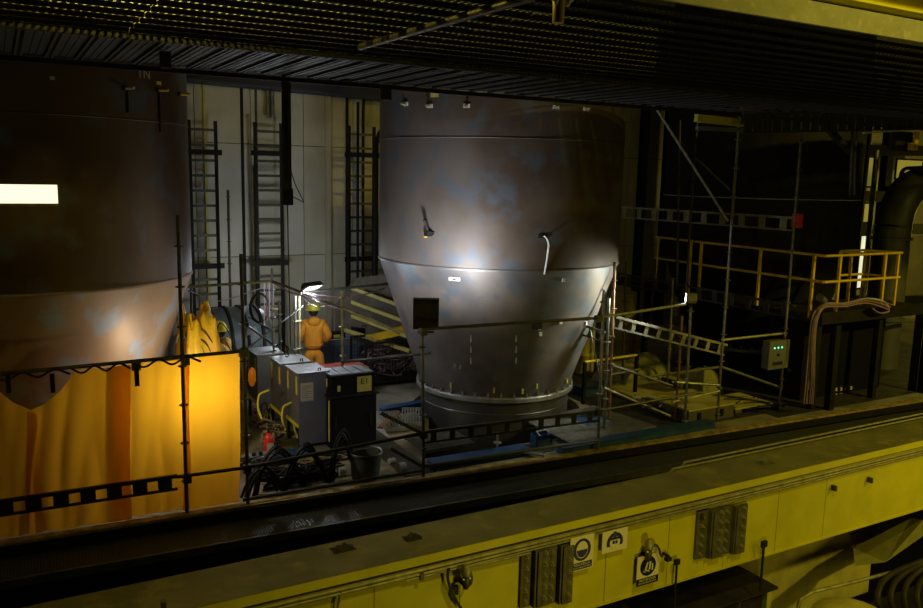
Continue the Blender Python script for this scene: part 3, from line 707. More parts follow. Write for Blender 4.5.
# cable pipes lying along the back of the flange
for k, (dy, dz, r, m) in enumerate(((.10,.10,.02,'tubey'),(.17,.13,.02,'tubey'),(.26,.06,.018,'tubed'))):
    solid('pipe', MB().path([(8.0+k*.3,yb+dy,GZ-.9),(8.0+k*.3,yb+dy,GZ-.3),(8.25+k*.3,yb+dy,GZ-.12+dz),(19,yb+dy,GZ-.12+dz)], r, 8), M[m], ('pipe behind the girder top, nearest the girder','pipe behind the girder top, middle of three','darker pipe behind the girder top, nearest the kicker plate')[k], 'pipe')
# under the girder, bottom right
lw = at(800,560,y=GY+.9)
solid('panel_wall', MB().box((9.9,8.75,-3.2),(13.9,8.85,-.5)).box((9.9,8.65,-1.45),(13.9,8.75,-1.40)), M['yelold'], 'dull yellow wall panel below the girder at the bottom right', 'panel')
c = at(740,575,y=7.9)
bx_ = thing('equipment_cabinet', 'dark green topped cabinet under the girder at the bottom right', 'cabinet', (8.9,7.9,-3.2))
MB().box((7.6,7.7,-3.2),(9.75,8.5,-1.62)).build('body', M['green'], bx_); MB().box((7.5,7.6,-1.62),(9.85,8.55,-1.58)).build('lid', M['dark2'], bx_)
for k in range(4): MB().box((7.7+k*.5,7.68,-3.1),(8.12+k*.5,7.7,-1.7)).build('door', M['dark2'], bx_)
MB().box((9.75,7.9,-2.2),(10.1,8.4,-1.75)).build('side_box', M['yelold'], bx_)
solid('yellow_pipe', MB().path([at(798,608,y=7.2), at(800,600,y=7.2), at(812,592,y=7.2), at(850,583,y=7.2), at(905,569,y=7.2)], .028, 10), M['tubey'], 'pale pipe running up right below the girder', 'pipe')
solid('duct_housing', MB().add([at(855,566,y=7.6),at(886,562,y=7.5),at(923,536,y=7.4),at(923,520,y=7.6),at(911,518,y=7.9),at(853,548,y=8.3),
      at(860,560,y=8.6),at(890,548,y=8.6),at(930,530,y=8.6)], [(0,1,5),(1,4,5),(1,2,3,4),(0,5,6),(5,4,7,6),(4,3,8,7)]), M['olive'], 'olive sloped housing below the right end of the girder', 'housing')
mt = thing('machine', 'dark machine with ribbed hoses in the bottom right corner', 'machine', at(880,600,y=6.9))
for k in range(4):
    MB().path(spline([at(880+k*13,612,y=6.8), at(878+k*13,592,y=6.9), at(890+k*12,575,y=7.1), at(925+k*10,560-k*3,y=7.2)]), .045, 8).build('hose', M['dark2'], mt)
MB().box(tuple(at(860,612,y=7.4)-V((.2,0,.8))), tuple(at(940,585,y=7.8)+V((.3,.2,0)))).build('body', M['dark'], mt)
solid('olive_cover', MB().lathe([(.55,0),(.5,.06),(.3,.12),(.001,.14)], 20, c=tuple(at(852,618,y=6.8))), M['yelold'], 'rounded yellow cover at the bottom edge under the pipe', 'cover')

# ---------------------------------------------------------------- ladders, pipes, hoist on the back wall
def ladder(px0, px1, py_t, py_b, y, label, rungs_px=14.0, m='dark'):
    a = at(px0, py_t, y=y); b = at(px1, py_t, y=y); zb = at(px0, py_b, y=y).z
    t = thing('ladder', label, 'ladder', ((a.x+b.x)/2, y, 0), 0, 'ladders on the back wall')
    for x in (a.x, b.x): MB().box((x-.035,y-.03,0),(x+.035,y+.03,a.z+.2)).build('stile', M[m], t)
    z = a.z; k = 0; me = MB().box((a.x-(a.x+b.x)/2,-.02,-.03),(b.x-(a.x+b.x)/2,.02,.03)).mesh('rung', M['tubed'])
    while z > .2: link('rung', me, t, (0,0,z)); z -= .335
    for zz in (a.z-.55, a.z-3.1): MB().box((a.x-.12,y-.06,zz),(b.x+.12,y-.02,zz+.12)).build('cross_clamp', M[m], t)
    return t
ladder(189,215.5,129,310,19.0,'black ladder against the wall beside the left vessel'); ladder(255,281,131,322,19.0,'black ladder against the wall behind the hanging column'); ladder(349,374,134,285,19.0,'black ladder against the wall nearest the middle vessel')
for px, r, lab in ((253,.03,'yellow'),):
    p = at(px,130,y=19.2); solid('pipe', MB().tube((p.x,19.2,0),(p.x,19.2,at(px,165,y=19.2).z),r,8), M['yelold'], 'dull yellow vertical pipe left of the second ladder', 'pipe')
for i, px in enumerate((268,272.5)):
    a = at(px, 90, y=19.3); b = at(px, 118, y=19.3)
    solid('conduit', MB().path(spline([a+V((.35,0,.12)), a+V((.1,0,.1)), a, (a+b)/2, b]), .045, 8), M['tube'], ('left','right')[i]+' one of two short conduits high on the pale wall', 'conduit')
p = at(228,190,y=18.6); tl = thing('scaffold_tube', 'thin upright scaffold tube before the pale wall between two ladders', 'scaffold tube', (p.x,18.6,0)); post(tl, (p.x,18.6,0), (p.x,18.6,p.z), 'tubed', r=.03, off=.3)
p = at(358,102,y=17.6); solid('scaffold_tube', MB().tube((p.x,17.6,0),(p.x,17.6,p.z),.035,8).tube((p.x+.45,17.6,0),(p.x+.45,17.6,p.z-.9),.06,8).path(spline([(p.x+.45,17.6,p.z-.9),(p.x+.6,17.6,p.z-.6),(p.x+1.1,17.6,p.z-.5)]),.06,8), M['dark'], 'dark upright tube and bent pipe beside the middle vessel', 'scaffold tube')
hp = at(286,68,y=10.7); hz = at(286,205,y=10.7).z
ht = thing('chain_hoist', 'dark column hanging from the deck with a hoist box, chain and hook', 'hoist', (hp.x, 10.7, hz))
MB().box((hp.x-.05,10.65,hz+.22),(hp.x+.04,10.75,DZ+.2)).box((hp.x+.04,10.68,hz+.22),(hp.x+.055,10.72,DZ)).build('column', M['dark2'], ht)
MB().box((hp.x-.05,10.64,hz),(hp.x+.06,10.76,hz+.22)).build('hoist_box', M['black'], ht)
MB().path(spline([(hp.x+.05,10.7,hz+.45),(hp.x+.12,10.7,hz+.25),(hp.x+.22,10.7,hz+.05),(hp.x+.16,10.7,hz+.07),(hp.x+.03,10.7,hz+.13)]), .007, 6).build('loop_cable', M['tubed'], ht)
MB().box((hp.x-.012,10.6,hz+.9),(hp.x+.01,10.62,DZ-.2)).build('stripe', M['tubed'], ht)
MB().tube((hp.x+.0,10.7,hz), (hp.x+.02,10.7,at(287,347,y=10.7).z), .009, 6).build('chain', M['tubed'], ht)
hk = at(287,352,y=10.7)
MB().ball((hk.x,10.7,hk.z+.04),.03,10,6,(1,.6,1.8)).path(spline([(hk.x,10.7,hk.z),(hk.x+.025,10.7,hk.z-.04),(hk.x,10.7,hk.z-.07),(hk.x-.025,10.7,hk.z-.045)]), .009, 6).build('hook', M['tubed'], ht)

# ---------------------------------------------------------------- rails and light stand round the person
g4 = thing('scaffold_rail', 'thin scaffold rails and posts around the orange person, behind the cabinets', 'guardrail', (5,13.8,0))
def T4(a, b, ya, yb, m='tubey', r=.0242): return rail(g4, at(a[0],a[1],y=ya), at(b[0],b[1],y=yb), m, r)
T4((188,287),(272,281),14.6,14.2); T4((272,281),(342,308),14.2,12.9,'tube'); T4((342,307),(400,333),12.9,12.2,'tubey',.028); T4((300,293),(395,283),13.6,15.8,'tube',.028)
for a, b, y, m in (((272,268),(275,395),14.2,'tube'),((295,296),(296,400),13.7,'tube'),((342,290),(343,400),12.9,'tubey'),((191,284),(192,350),14.6,'tubed'),((299,296),(300,400),13.75,'tubey'),((279,300),(281,380),14.5,'tubed')):
    post(g4, V((*at(b[0],b[1],y=y).xy, 0)), at(a[0],a[1],y=y), m, off=.3)
T4((249,317),(274,332),14.8,14.2,'tube',.02); T4((249,327),(274,345),14.8,14.2,'tube',.02)
rail(g4, at(342,362,y=12.9), at(430,353,y=11.6), 'tubed')
def cable(name, pts, r, m, label, group=None, k=6, n=6): return solid(name, MB().path(spline(pts, k), r, n), M[m], label, 'cable', group)
cable('cable', [at(272,282,y=14.1), at(290,292,y=13.7), at(300,295,y=13.5), at(325,305,y=13.2), at(342,309,y=12.8)], .012, 'cablep', 'mauve cable slung along the rail left of the floodlight')
cable('cable', [at(303,293,y=13.5), at(330,296,y=14.1), at(350,297,y=14.5), at(370,293,y=15), at(385,288,y=15.5)], .012, 'cablep', 'mauve cable sagging right of the floodlight over the hard hat')
cable('cable', [at(302,297,y=13.4), at(310,304,y=13.3), at(320,307,y=13.3), at(326,305,y=13.3)], .008, 'cablew', 'short white cable just above the hard hat of the orange person')
for i in range(4): cable('cable', [at(264+i*2.4,283,y=14.1), at(264.5+i*2.4,300,y=14.0), at(264+i*2.6,325-i*3,y=14.0)], .009, ('cablew','cablep')[i%2], 'thin mauve and white cords hanging from the rail corner', 'cords hanging at the rail corner')
c0 = at(260,308,y=14.0)
cc = thing('cable_coil', 'dark cable coil hanging on the post left of the floodlight', 'cable', c0)
for k in range(3): MB().path([c0+V((math.cos(a)*(.15+k*.012),.015*k,math.sin(a)*(.24+k*.01))) for a in [i*PI/10 for i in range(21)]], .011, 6).build('loop', M['dark2'], cc)
p = at(273.5,309,y=14.15); solid('lamp_globe', MB().ball(p,.06,12,8,(1.5,1,.7)), M['tubey'], 'small yellowish fitting on the post under the rail corner', 'fitting')
cable('cable', [at(190,291,y=14.5), at(212,300,y=14.4), at(225,300,y=14.4), at(250,292,y=14.3), at(270,285,y=14.2)], .008, 'cablew', 'thin pale cable sagging before the ladder beside the left vessel')

# ---------------------------------------------------------------- people
def person(label, loc, rz, suit, pose):
    t = thing('person', label, 'person', loc, rz)
    # faces +Y locally
    sh = 1.43; lean = pose['lean']
    hip = V((0,0,.92)); chest = V((0,lean*.55,1.22)); top = V((0,lean,1.40)); neck = V((0,lean*1.12,1.50))
    skin([([hip+V((0,0,-.06)), hip+V((0,.0,.08)), chest, top], [(.20,.155),(.195,.145),(.22,.155),(.17,.11)])]
         + [([top, top+V((s*.17,-.0,.0)), V(pose['el'][i]), V(pose['wr'][i])], [(.17,.11),.10,.084,.07]) for i, s in enumerate((-1,1))], M[suit], 'jacket', t, 2)
    skin([([hip, V((0,0,.86))], [(.20,.155),(.195,.15)])] + [([V((0,0,.86)), V((s*.10,0,.78)), V((s*.12,.03,.46)), V((s*.12,0,.12))], [(.185,.14),.125,.105,.10]) for s in (-1,1)], M[suit], 'trousers', t, 2)
    MB().lathe([(.192,.0),(.20,.015),(.192,.03)], 20).build('waistband', M[suit], t, local=True).location = (0,0,.955)
    t.children[-1].scale = (1,.8,1)
    # head and neck
    hc = neck+V((0,lean*.25+.01,.13))
    skin([([neck+V((0,0,-.06)), neck+V((0,0,.03)), hc+V((0,-.01,-.02)), hc+V((0,.0,.06))], [.055,.055,(.085,.10),(.08,.095)]),
          ([hc+V((0,-.01,-.02)), hc+V((0,.09,-.035))], [(.085,.10),.045])], M['skin'], 'head', t, 2)
    MB().ball(hc+V((0,.125,-.01)), .016, 8, 6, (.8,1,1.5)).build('nose', M['skin'], t, local=True)
    for s in (-1,1):
        MB().ball(hc+V((s*.088,0,-.01)), .024, 8, 6, (.4,.8,1.3)).build('ear', M['skin'], t, local=True)
        MB().ball(hc+V((s*.035,.108,.018)), .012, 8, 6).build('eye', M['hair'], t, local=True)
    MB().box(tuple(hc+V((-.025,.112,-.06))), tuple(hc+V((.025,.122,-.052)))).build('mouth', M['red'], t, local=True)
    MB().ball(hc+V((0,-.03,.01)), .103, 14, 10, (.93,.95,1.02)).build('hair', M['hair'], t, local=True)
    hz = hc+V((0,-.005,.035)); prof = [(.155,0),(.157,.008),(.132,.014),(.130,.05),(.118,.095),(.088,.13),(.045,.15),(.001,.155)]
    mb = MB().lathe(prof, 24, c=hz); mb.v = [(x, (y-hz.y)*(1.22 if y > hz.y and z < hz.z+.02 else 1.08)+hz.y, z) for x,y,z in mb.v]
    h = mb.build('hard_hat', M['hat'], t, local=True)
    m2 = MB().path([hz+V((0,.1*math.cos(a)*1.15,.128*math.sin(a))) for a in [i*PI/10 for i in range(1,10)]], .010, 6); m2.build('hat_ridge', M['hat'], h, local=True)
    # hood lying on the shoulders
    mb = MB().ball(V((0,lean-.08,1.44)), .13, 16, 10, (1.05,.65,.8)); mb.build('hood', M[suit], t, local=True)
    MB().lathe([(.085,0),(.095,.03),(.088,.06)], 16, c=tuple(neck+V((0,-.01,-.075)))).build('collar', M[suit], t, local=True)
    for i, s in enumerate((-1,1)):
        w = V(pose['wr'][i]); e = V(pose['el'][i]); d = (w-e).normalized(); sd = V((s,0,0)); pl = w+d*.075
        ch = [([w-d*.02, w+d*.03, pl], [.028,(.038,.022),(.042,.02)])]
        cr = d.cross(V((0,0,1))).normalized() if abs(d.z) < .95 else V((1,0,0)); dn_ = V((0,0,-1)) if abs(d.z) < .8 else V((0,1,0))
        for f, ln in zip((-.030,-.010,.010,.030), (.075,.085,.08,.062)):
            b = pl+cr*f; ch.append(([pl, b+d*.02, b+d*ln*.6+dn_*.012, b+d*ln+dn_*.035], [(.042,.02),.010,.0085,.007]))
        ch.append(([w+d*.03, w+d*.045-cr*.04*s, w+d*.085-cr*.055*s+dn_*.02], [(.038,.022),.012,.009]))
        skin(ch, M['skin'], 'hand', t, 1)
        MB().lathe([(.055,-.10),(.06,-.02),(.055,.04)], 12, c=(s*.12,0,.20)).build('boot_shaft', M['boot'], t, local=True)
        skin([([V((s*.12,-.06,.05)), V((s*.12,.03,.06)), V((s*.13,.17,.045))], [.05,.052,.042])], M['boot'], 'boot', t, 1)
    return t
pp = at(314,391,z=0)
person('person in orange hooded coverall and yellow hard hat, standing with the back to us', pp, math.radians(-12), 'suit',
       dict(lean=.02, el=((-.30,-.02,1.13),(.31,-.01,1.13)), wr=((-.24,.20,1.03),(.25,.20,1.00))))
p2 = at(227,322,y=13.3); st_z = max(.05, p2.z-1.80); p2.z = 0
solid('step_box', MB().box((p2.x-.3,p2.y-.3,0),(p2.x+.3,p2.y+.3,st_z)), M['steelg'], 'grey step under the person in yellow', 'step'); 
person('person in yellow rainsuit and hard hat, bending over beside the left vessel', V((p2.x,p2.y,st_z)), math.radians(70), 'suity',
       dict(lean=.10, el=((-.30,.24,1.18),(.30,.24,1.18)), wr=((-.20,.48,1.12),(.20,.48,1.15))))
# yellow tarpaulin heap
def heap(name, c, w, d, h, m, label, cat='tarpaulin', seed=0, n=26, ang=0):
    vs = []; c = V(c)
    for j in range(n):
        for i in range(n):
            u, v_ = i/(n-1)*2-1, j/(n-1)*2-1; r = max(abs(u), abs(v_))
            prof = max(0, 1-r**4); z = h*prof*(.80+.28*noise.noise(V((u*1.3+seed, v_*1.3, seed)))+.07*noise.noise(V((u*5+seed, v_*5, seed))))
            k = 1+.18*noise.noise(V((u*2, v_*2, seed+5)))
            x, y = u*w/2*k, v_*d/2*k; vs.append((c.x+x*math.cos(ang)-y*math.sin(ang), c.y+x*math.sin(ang)+y*math.cos(ang), c.z+.004+max(0,z)))
    return solid(name, MB().add(vs, [(j*n+i,j*n+i+1,(j+1)*n+i+1,(j+1)*n+i) for j in range(n-1) for i in range(n-1)], True), M[m], label, cat)
heap('tarpaulin', (2.55,12.6,0), .72, 1.2, 2.75, 'ytarp', 'bright yellow tarpaulin draped over equipment beside the left vessel', seed=3)
for k in range(6):
    a = at(176+k*8, 336-k*2, y=12.4); b = at(200+k*7, 345, y=12.2)
    cable('cable', [a+V((0,0,-.1)), a+V((.05,-.05,.05)), (a+b)/2+V((0,-.05,.06*(k%3))), b, b+V((.1,0,-.25))], .008, 'cable' if k % 3 else 'tube', 'tangled cord over the yellow tarpaulin', 'cords over the yellow tarpaulin')
# dark cord lying along the top rail at left
for i,(x0,x1) in enumerate(((-10,70),(70,130),(130,200))):
    cable('cable', [G(x0+(x1-x0)*t, 377-.095*(x0+(x1-x0)*t) + (3 if j%2 else -3))+V((0,-.04,0)) for j, t in enumerate((0,.2,.4,.6,.8,1))], .014, 'cable', ('leftmost stretch of dark cord on the top rail over the orange sheets','middle stretch of dark cord on the top rail over the orange sheets','right stretch of dark cord on the top rail, ending past the tall post')[i], 'cords on the rail above the sheets')
for px in (52,136,8): 
    p = G(px, 372 if px > 100 else 378); solid('clamp', MB().box(tuple(p-V((.025,.08,.16))), tuple(p+V((.025,-.03,.06)))), M['dark'], {52:'dark clamp on the rail over the sagging sheet corner',136:'dark clamp on the rail over the narrow orange sheet',8:'dark clamp on the rail at the left picture edge'}[px], 'clamp', 'clamps on the rail over the sheets')

# ---------------------------------------------------------------- welding cabinets
def cabinet(base_px, label, w=.50, d=.60, h=1.22, papers=False, blue=False):
    p = at(base_px[0], base_px[1], z=0); t = thing('welding_cabinet', label, 'cabinet', p, 0, 'grey cabinets in a row')
    f = .40
    MB().box((0,0,f),(w,d,h)).build('body', M['cab'], t, local=True)
    MB().box((-.02,-.02,h),(w+.02,d+.02,h+.02)).build('lid', M['cab'], t, local=True)
    MB().box((0,-.012,.06),(w,0,h-.01)).build('front_panel', M['cabblue'] if blue else M['cab'], t, local=True)
    MB().box((-.02,0,f-.05),(0,d,f)).build('yellow_edge', M['yedge'], t, local=True)
    for y in (.06,d-.10): MB().box((-.014,y,h-.34),(-.002,y+.04,h-.05)).build('yellow_edge', M['yedge'], t, local=True)
    for x in (0,w-.04):
        for y in (0,d-.04): MB().box((x,y,0),(x+.04,y+.04,f)).build('leg', M['dark2'], t, local=True)
    MB().box((w*.5,.02,.05),(w,d,f)).build('base_unit', M['dark2'], t, local=True)
    MB().path([(w*.7,d*.1,h+.02),(w*.7,d*.1,h+.06),(w*.78,d*.1,h+.06),(w*.78,d*.1,h+.02)], .008, 6).build('handle', M['dark'], t, local=True)
    if papers:
        MB().box((.03,-.016,h-.44),(.24,-.012,h-.14)).build('paper_sheet', M['paper'], t, local=True)
        for k in range(7): MB().box((.05,-.018,h-.20-k*.03),(.21-.03*(k%3),-.016,h-.195-k*.03)).build('paper_line', M['dark2'], t, local=True)
        MB().box((.03,-.016,h-.12),(.22,-.012,h-.06)).build('paper_sheet', M['cab'], t, local=True)
    return t
cabinet((299,449), 'grey cabinet with papers taped to its blue front, nearest of the row', papers=True, blue=True)
cabinet((282,436), 'grey cabinet in the middle of the row, behind the one with papers', w=.5)
cabinet((258,424), 'grey cabinet at the far end of the row, beside the orange bag', w=.46)
def tangle(c, sx, sy, sz, n, m, label, r=.010, seed=1, group=None):
    rg = random.Random(seed); t = thing('cable_bundle', label, 'cables', c, 0, group)
    for k in range(n):
        pts = [V((rg.uniform(-sx,sx), rg.uniform(-sy,sy), rg.uniform(.01,sz))) for _ in range(5)]
        MB().path(spline(pts, 4), r, 5).build('cable', M[m if k % 3 else 'cable'], t, local=True)
    return t
tangle(at(292,450,z=0)+V((-.25,.25,0)), .16, .3, .42, 16, 'cabley', 'tan cables tangled under the nearest grey cabinet', .010, 2)
tangle(at(272,432,z=0)+V((-.1,.25,0)), .14, .3, .40, 14, 'cabley', 'tan cables tangled under the middle grey cabinet', .010, 3)
tangle(at(320,462,z=0)+V((0,0,0)), .5, .22, .12, 14, 'cabley', 'cables strewn on the floor before the black enclosure', .012, 4)
tangle(at(255,470,z=0)+V((.1,.0,0)), .30, .3, .18, 12, 'cable', 'black cables heaped on the floor at the end of the sheets', .014, 5)
# yellow hoses draped from the cabinets
for px, py in ((264,392),(288,404),(300,412)):
    a = at(px, py, y=12.6); cable('cable', [a+V((.08,0,.02)), a, a+V((-.08,0,-.05)), a+V((-.10,0,-.25)), a+V((-.06,-.05,-.42))], .018, 'yedge', {264:'yellow hose hanging below the far grey cabinet',288:'yellow hose hanging below the middle grey cabinet',300:'yellow hose hanging below the nearest grey cabinet'}[px], 'yellow hoses under the cabinets')
# black enclosure
be = thing('black_enclosure', 'black control box marked E1 stacked on a black cabinet', 'control box', at(331,449,z=0))
MB().box((0,0,0),(.70,.58,.80)).build('cabinet_body', M['black'], be, local=True)
MB().box((-.03,-.03,.80),(.73,.6,.83)).build('shelf', M['dark'], be, local=True)
MB().box((.0,.0,.83),(.66,.5,1.15)).build('control_box', M['black'], be, local=True)
lidm = MB().box((0,0,0),(.15,.5,.02)).mesh('lid_slab', M['steelg'])
for k in range(4): link('lid_slab', lidm, be, (k*.167,0,1.15))
pl = MB().box((.40,-.012,.86),(.62,0,1.10)).build('number_plate', M['yelold'], be, local=True); pl['label'] = 'yellow plate marked E1'
tt = text_mesh('E1', .13, M['blackp'], 'lettering', be, .001); tt.location = (.51,-.015,1.02); tt.rotation_euler = (PI/2,0,0)
MB().box((.10,-.01,.90),(.14,0,.99)).build('small_label', M['yelold'], be, local=True)
MB().box((-.008,.05,.1),(-.001,.09,.75)).build('yellow_strip', M['yedge'], be, local=True)
for y in (.15,.30): 
    MB().box((-.008,y,.95),(-.001,y+.05,1.08)).build('side_label', M['yelold'], be, local=True)
for x in (.06,.6): MB().box((x,-.015,.3),(x+.03,0,.5)).build('latch', M['dark'], be, local=True)
be.scale = (1.12, 1.0, 1.04)
tangle(at(300,482,z=0)+V((0,.05,0)), .7, .2, .25, 14, 'cable', 'black cables tangled among the arched bundles behind the lower rail', .016, 21)
# fire extinguisher
fe = thing('fire_extinguisher', 'red fire extinguisher on the floor before the cabinets', 'extinguisher', at(269,458,z=0))
MB().lathe([(.001,0),(.075,.005),(.078,.03),(.078,.30),(.06,.36),(.03,.385),(.03,.41)], 16).build('cylinder', M['red'], fe, local=True)
MB().lathe([(.022,.40),(.022,.44),(.001,.445)], 10).build('valve', M['dark'], fe, local=True)
MB().box((-.02,-.01,.44),(.10,.01,.455)).box((-.02,-.01,.47),(.09,.01,.48)).build('handle', M['dark'], fe, local=True)
MB().path(spline([(.02,0,.42),(.10,-.02,.40),(.12,-.03,.25),(.10,-.03,.10)]), .012, 6).build('hose', M['boot'], fe, local=True)
MB().box((-.05,-.081,.12),(.05,-.076,.26)).build('label_patch', M['paper'], fe, local=True)
# pump
c = at(262,466,z=0)
pu = thing('pump', 'blue pump lying on the floor with a grey box at its left end', 'pump', c)
MB().box((-.18,-.12,.0),(.10,.12,.18)).build('gear_box', M['steelg'], pu, local=True)
for x in (-.12,-.02): MB().lathe([(.03,.18),(.03,.22),(.001,.225)], 10, c=(x,0,0)).build('cap', M['dark'], pu, local=True)
MB().lathe([(.001,.10),(.07,.10),(.085,.14),(.085,.55),(.06,.58),(.06,.80),(.001,.80)], 16, c=(0,0,.11), axis='x').build('motor', M['blue'], pu, local=True)
for k in range(8): MB().lathe([(.085,0),(.094,.003),(.094,.012),(.085,.015)], 14, c=(.18+k*.045,0,.11), axis='x').build('fin', M['blue'], pu, local=True)
MB().box((.1,-.1,0),(.7,.1,.03)).build('base', M['dark'], pu, local=True)
# cable loops standing over the rail
rg = random.Random(11)
for k, (px, py, hh, ww) in enumerate(((279,492,.62,.30),(307,488,.60,.27),(345,483,.72,.16),(263,495,.4,.2))):
    b = at(px, py, y=10.6); b.z = 0
    t = thing('cable_loop', ('black cable bundle arched over the floor, second from the sheets','black cable bundle arched over the floor, third from the sheets','tall black cable bundle hanging beside the bucket','low black cable bundle arched next to the orange sheets')[k], 'cables', b, 0, 'arched cable bundles')
    for j in range(5):
        o = rg.uniform(-.05,.05); MB().path(spline([(-ww-.05+o,0,.02),(-ww*.8+o,.03*j,hh*.55),(0+o,.02*j,hh*(.93+.03*j)),(ww*.8+o,.03*j,hh*.5),(ww+.05+o,.02,.02)], 6), .018, 6).build('cable', M['cable'], t, local=True)
# bucket
bk = thing('bucket', 'grey green bucket on the floor behind the lower rail', 'bucket', at(373,484,z=0)+V((0,.28,0)))
MB().lathe([(.001,0),(.20,.0),(.235,.38),(.25,.38),(.25,.40),(.225,.40),(.19,.02),(.001,.015)], 28).build('shell', M['bucket'], bk, local=True)
MB().path([(.25*math.cos(a), .0+.06*math.sin(a), .38+.04*math.sin(a)) for a in [i*PI/12 for i in range(13)]], .006, 6).build('handle', M['tube'], bk, local=True)
MB().lathe([(.225,.40),(.25,.415),(.255,.40)], 28).build('rim', M['tube'], bk, local=True)
# debris near bucket
for i, (px, py, r) in enumerate(((403,478,.09),(342,480,.07),(393,468,.05))):
    p = at(px, py, z=0)+V((0,.15,0)); o = solid('paper_roll', MB().lathe([(.001,0),(r,0),(r,.10),(r*.5,.10),(r*.5,.03),(.001,.03)], 14, c=tuple(p+V((0,0,r))), axis='x'), M['paper'], ('white roll lying right of the bucket','white roll lying left of the bucket','small white roll behind the bucket')[i], 'roll', 'white rolls by the bucket')
# orange bag hung on the far cabinet
p = at(252,377,y=12.9)
solid('bag', MB().ball(p,.12,14,10,(.55,.5,1.35)), M['orange'], 'orange bag hanging on the far end cabinet', 'bag')

# ---------------------------------------------------------------- stuff behind the cabinets
c = at(232,333,y=16.2)
tk = thing('ribbed_tank', 'grey teal ribbed tank lying behind the yellow person', 'tank', (c.x,16.2,0))
MB().lathe([(.001,-.75),(.5,-.72),(.72,-.55),(.76,-.2),(.76,.35),(.68,.6),(.4,.75),(.001,.78)], 24, c=(0,0,.95), axis='x').build('shell', M['teal'], tk, local=True)
for x in (-.45,-.15,.15,.45): MB().lathe([(.74,-.03),(.79,-.025),(.79,.025),(.74,.03)], 24, c=(x,0,.95), axis='x').build('rib', M['dark2'], tk, local=True)
MB().box((.1,-.72,1.25),(.3,-.55,1.4)).build('label_patch', M['paper'], tk, local=True)
for x in (-.5,.4): MB().box((x,-.5,0),(x+.12,.5,.35)).build('saddle', M['dark'], tk, local=True)
c = at(322,366,z=0)
dk = thing('tool_bench', 'grey steel bench with drawers right of the orange person', 'bench', at(327,372,z=0.0)+V((.0,0,0)))
MB().box((-.2,0,0),(1.2,.5,.68)).build('body', M['steelg'], dk, local=True); MB().box((-.24,-.03,.68),(1.24,.53,.72)).build('top', M['steelg'], dk, local=True)
for k in range(4): MB().box((-.14+k*.37,-.012,.12),(.17+k*.37,0,.58)).build('drawer', M['cabblue'], dk, local=True)
t = thing('tool_case', 'black and yellow tool case on the grey bench', 'case', V(dk.location)+V((.15,.1,.72)))
MB().box((0,0,0),(.32,.25,.12)).build('body', M['black'], t, local=True); MB().box((.04,-.008,.02),(.2,0,.09)).build('yellow_face', M['yedge'], t, local=True)
t = thing('tool_case', 'black equipment case on the right end of the grey bench', 'case', V(dk.location)+V((.75,.12,.72)))
MB().box((0,0,0),(.45,.35,.18)).build('body', M['black'], t, local=True); MB().path([(.12,0,.18),(.12,0,.24),(.33,0,.24),(.33,0,.18)], .012, 6).build('handle', M['dark'], t, local=True)
p = at(323,374,z=.55); q = at(356,362,z=.55)
rp = thing('red_table', 'low table with a flat red top before the grey bench', 'table', (p.x,p.y,0))
MB().box((p.x-.1,p.y-.25,.62),(p.x+.85,p.y+.35,.66)).build('top', M['redplate'], rp)
for dx in (-.05,.78):
    for dy in (-.2,.28): MB().box((p.x+dx,p.y+dy,0),(p.x+dx+.04,p.y+dy+.04,.62)).build('leg', M['dark'], rp)
# mesh basket
b = at(372,400,z=0)+V((.2,.8,0)); bs = thing('mesh_basket', 'dark wire mesh basket left of the middle vessel', 'basket', (b.x,b.y,0))
W, D_, Hh = 1.35, .8, .95
for a_, c_ in (((0,0,0),(W,0,0)),((0,D_,0),(W,D_,0)),((0,0,0),(0,D_,0)),((W,0,0),(W,D_,0))):
    for z in (.12,Hh): MB().beam(V(a_)+V((0,0,z)), V(c_)+V((0,0,z)), .045, .045).build('frame_bar', M['dark'], bs, local=True)
for x in (0,W):
    for y in (0,D_): MB().beam((x,y,0),(x,y,Hh), .045, .045, (0,1,0)).build('leg', M['dark'], bs, local=True)
mb = MB()
for k in range(1,18): mb.box((k*W/18-.004,-.004,.12),(k*W/18+.004,.004,Hh)); mb.box((k*W/18-.004,D_-.004,.12),(k*W/18+.004,D_+.004,Hh))
for k in range(1,10): mb.box((0,-.004,.12+k*.083),(W,.004,.128+k*.083)); mb.box((0,D_-.004,.12+k*.083),(W,D_+.004,.128+k*.083))
mb.build('wire_mesh', M['dark2'], bs, local=True)['kind'] = 'stuff'; MB().box((0,0,.1),(W,D_,.12)).build('bottom', M['dark'], bs, local=True)
tangle(V((b.x+.65,b.y+.4,.14)), .5, .3, .62, 26, 'cablep', 'mauve cables heaped in the wire basket', .018, 8)
vs = []; n = 14; sc = V((b.x+.25,b.y+.0,Hh+.03))
for j in range(n):
    for i in range(n):
        u, v_ = i/(n-1), j/(n-1); vs.append((sc.x+u*1.1, sc.y+v_*.6+.05, Hh+.03+.30*u**1.3*math.sin(PI*(.15+.7*v_))+.05*noise.noise(V((u*4,v_*4,2)))+.02))
solid('cloth', MB().add(vs, [(j*n+i,j*n+i+1,(j+1)*n+i+1,(j+1)*n+i) for j in range(n-1) for i in range(n-1)], True), M['ytarp'], 'yellow cloth lying over the wire basket', 'cloth')
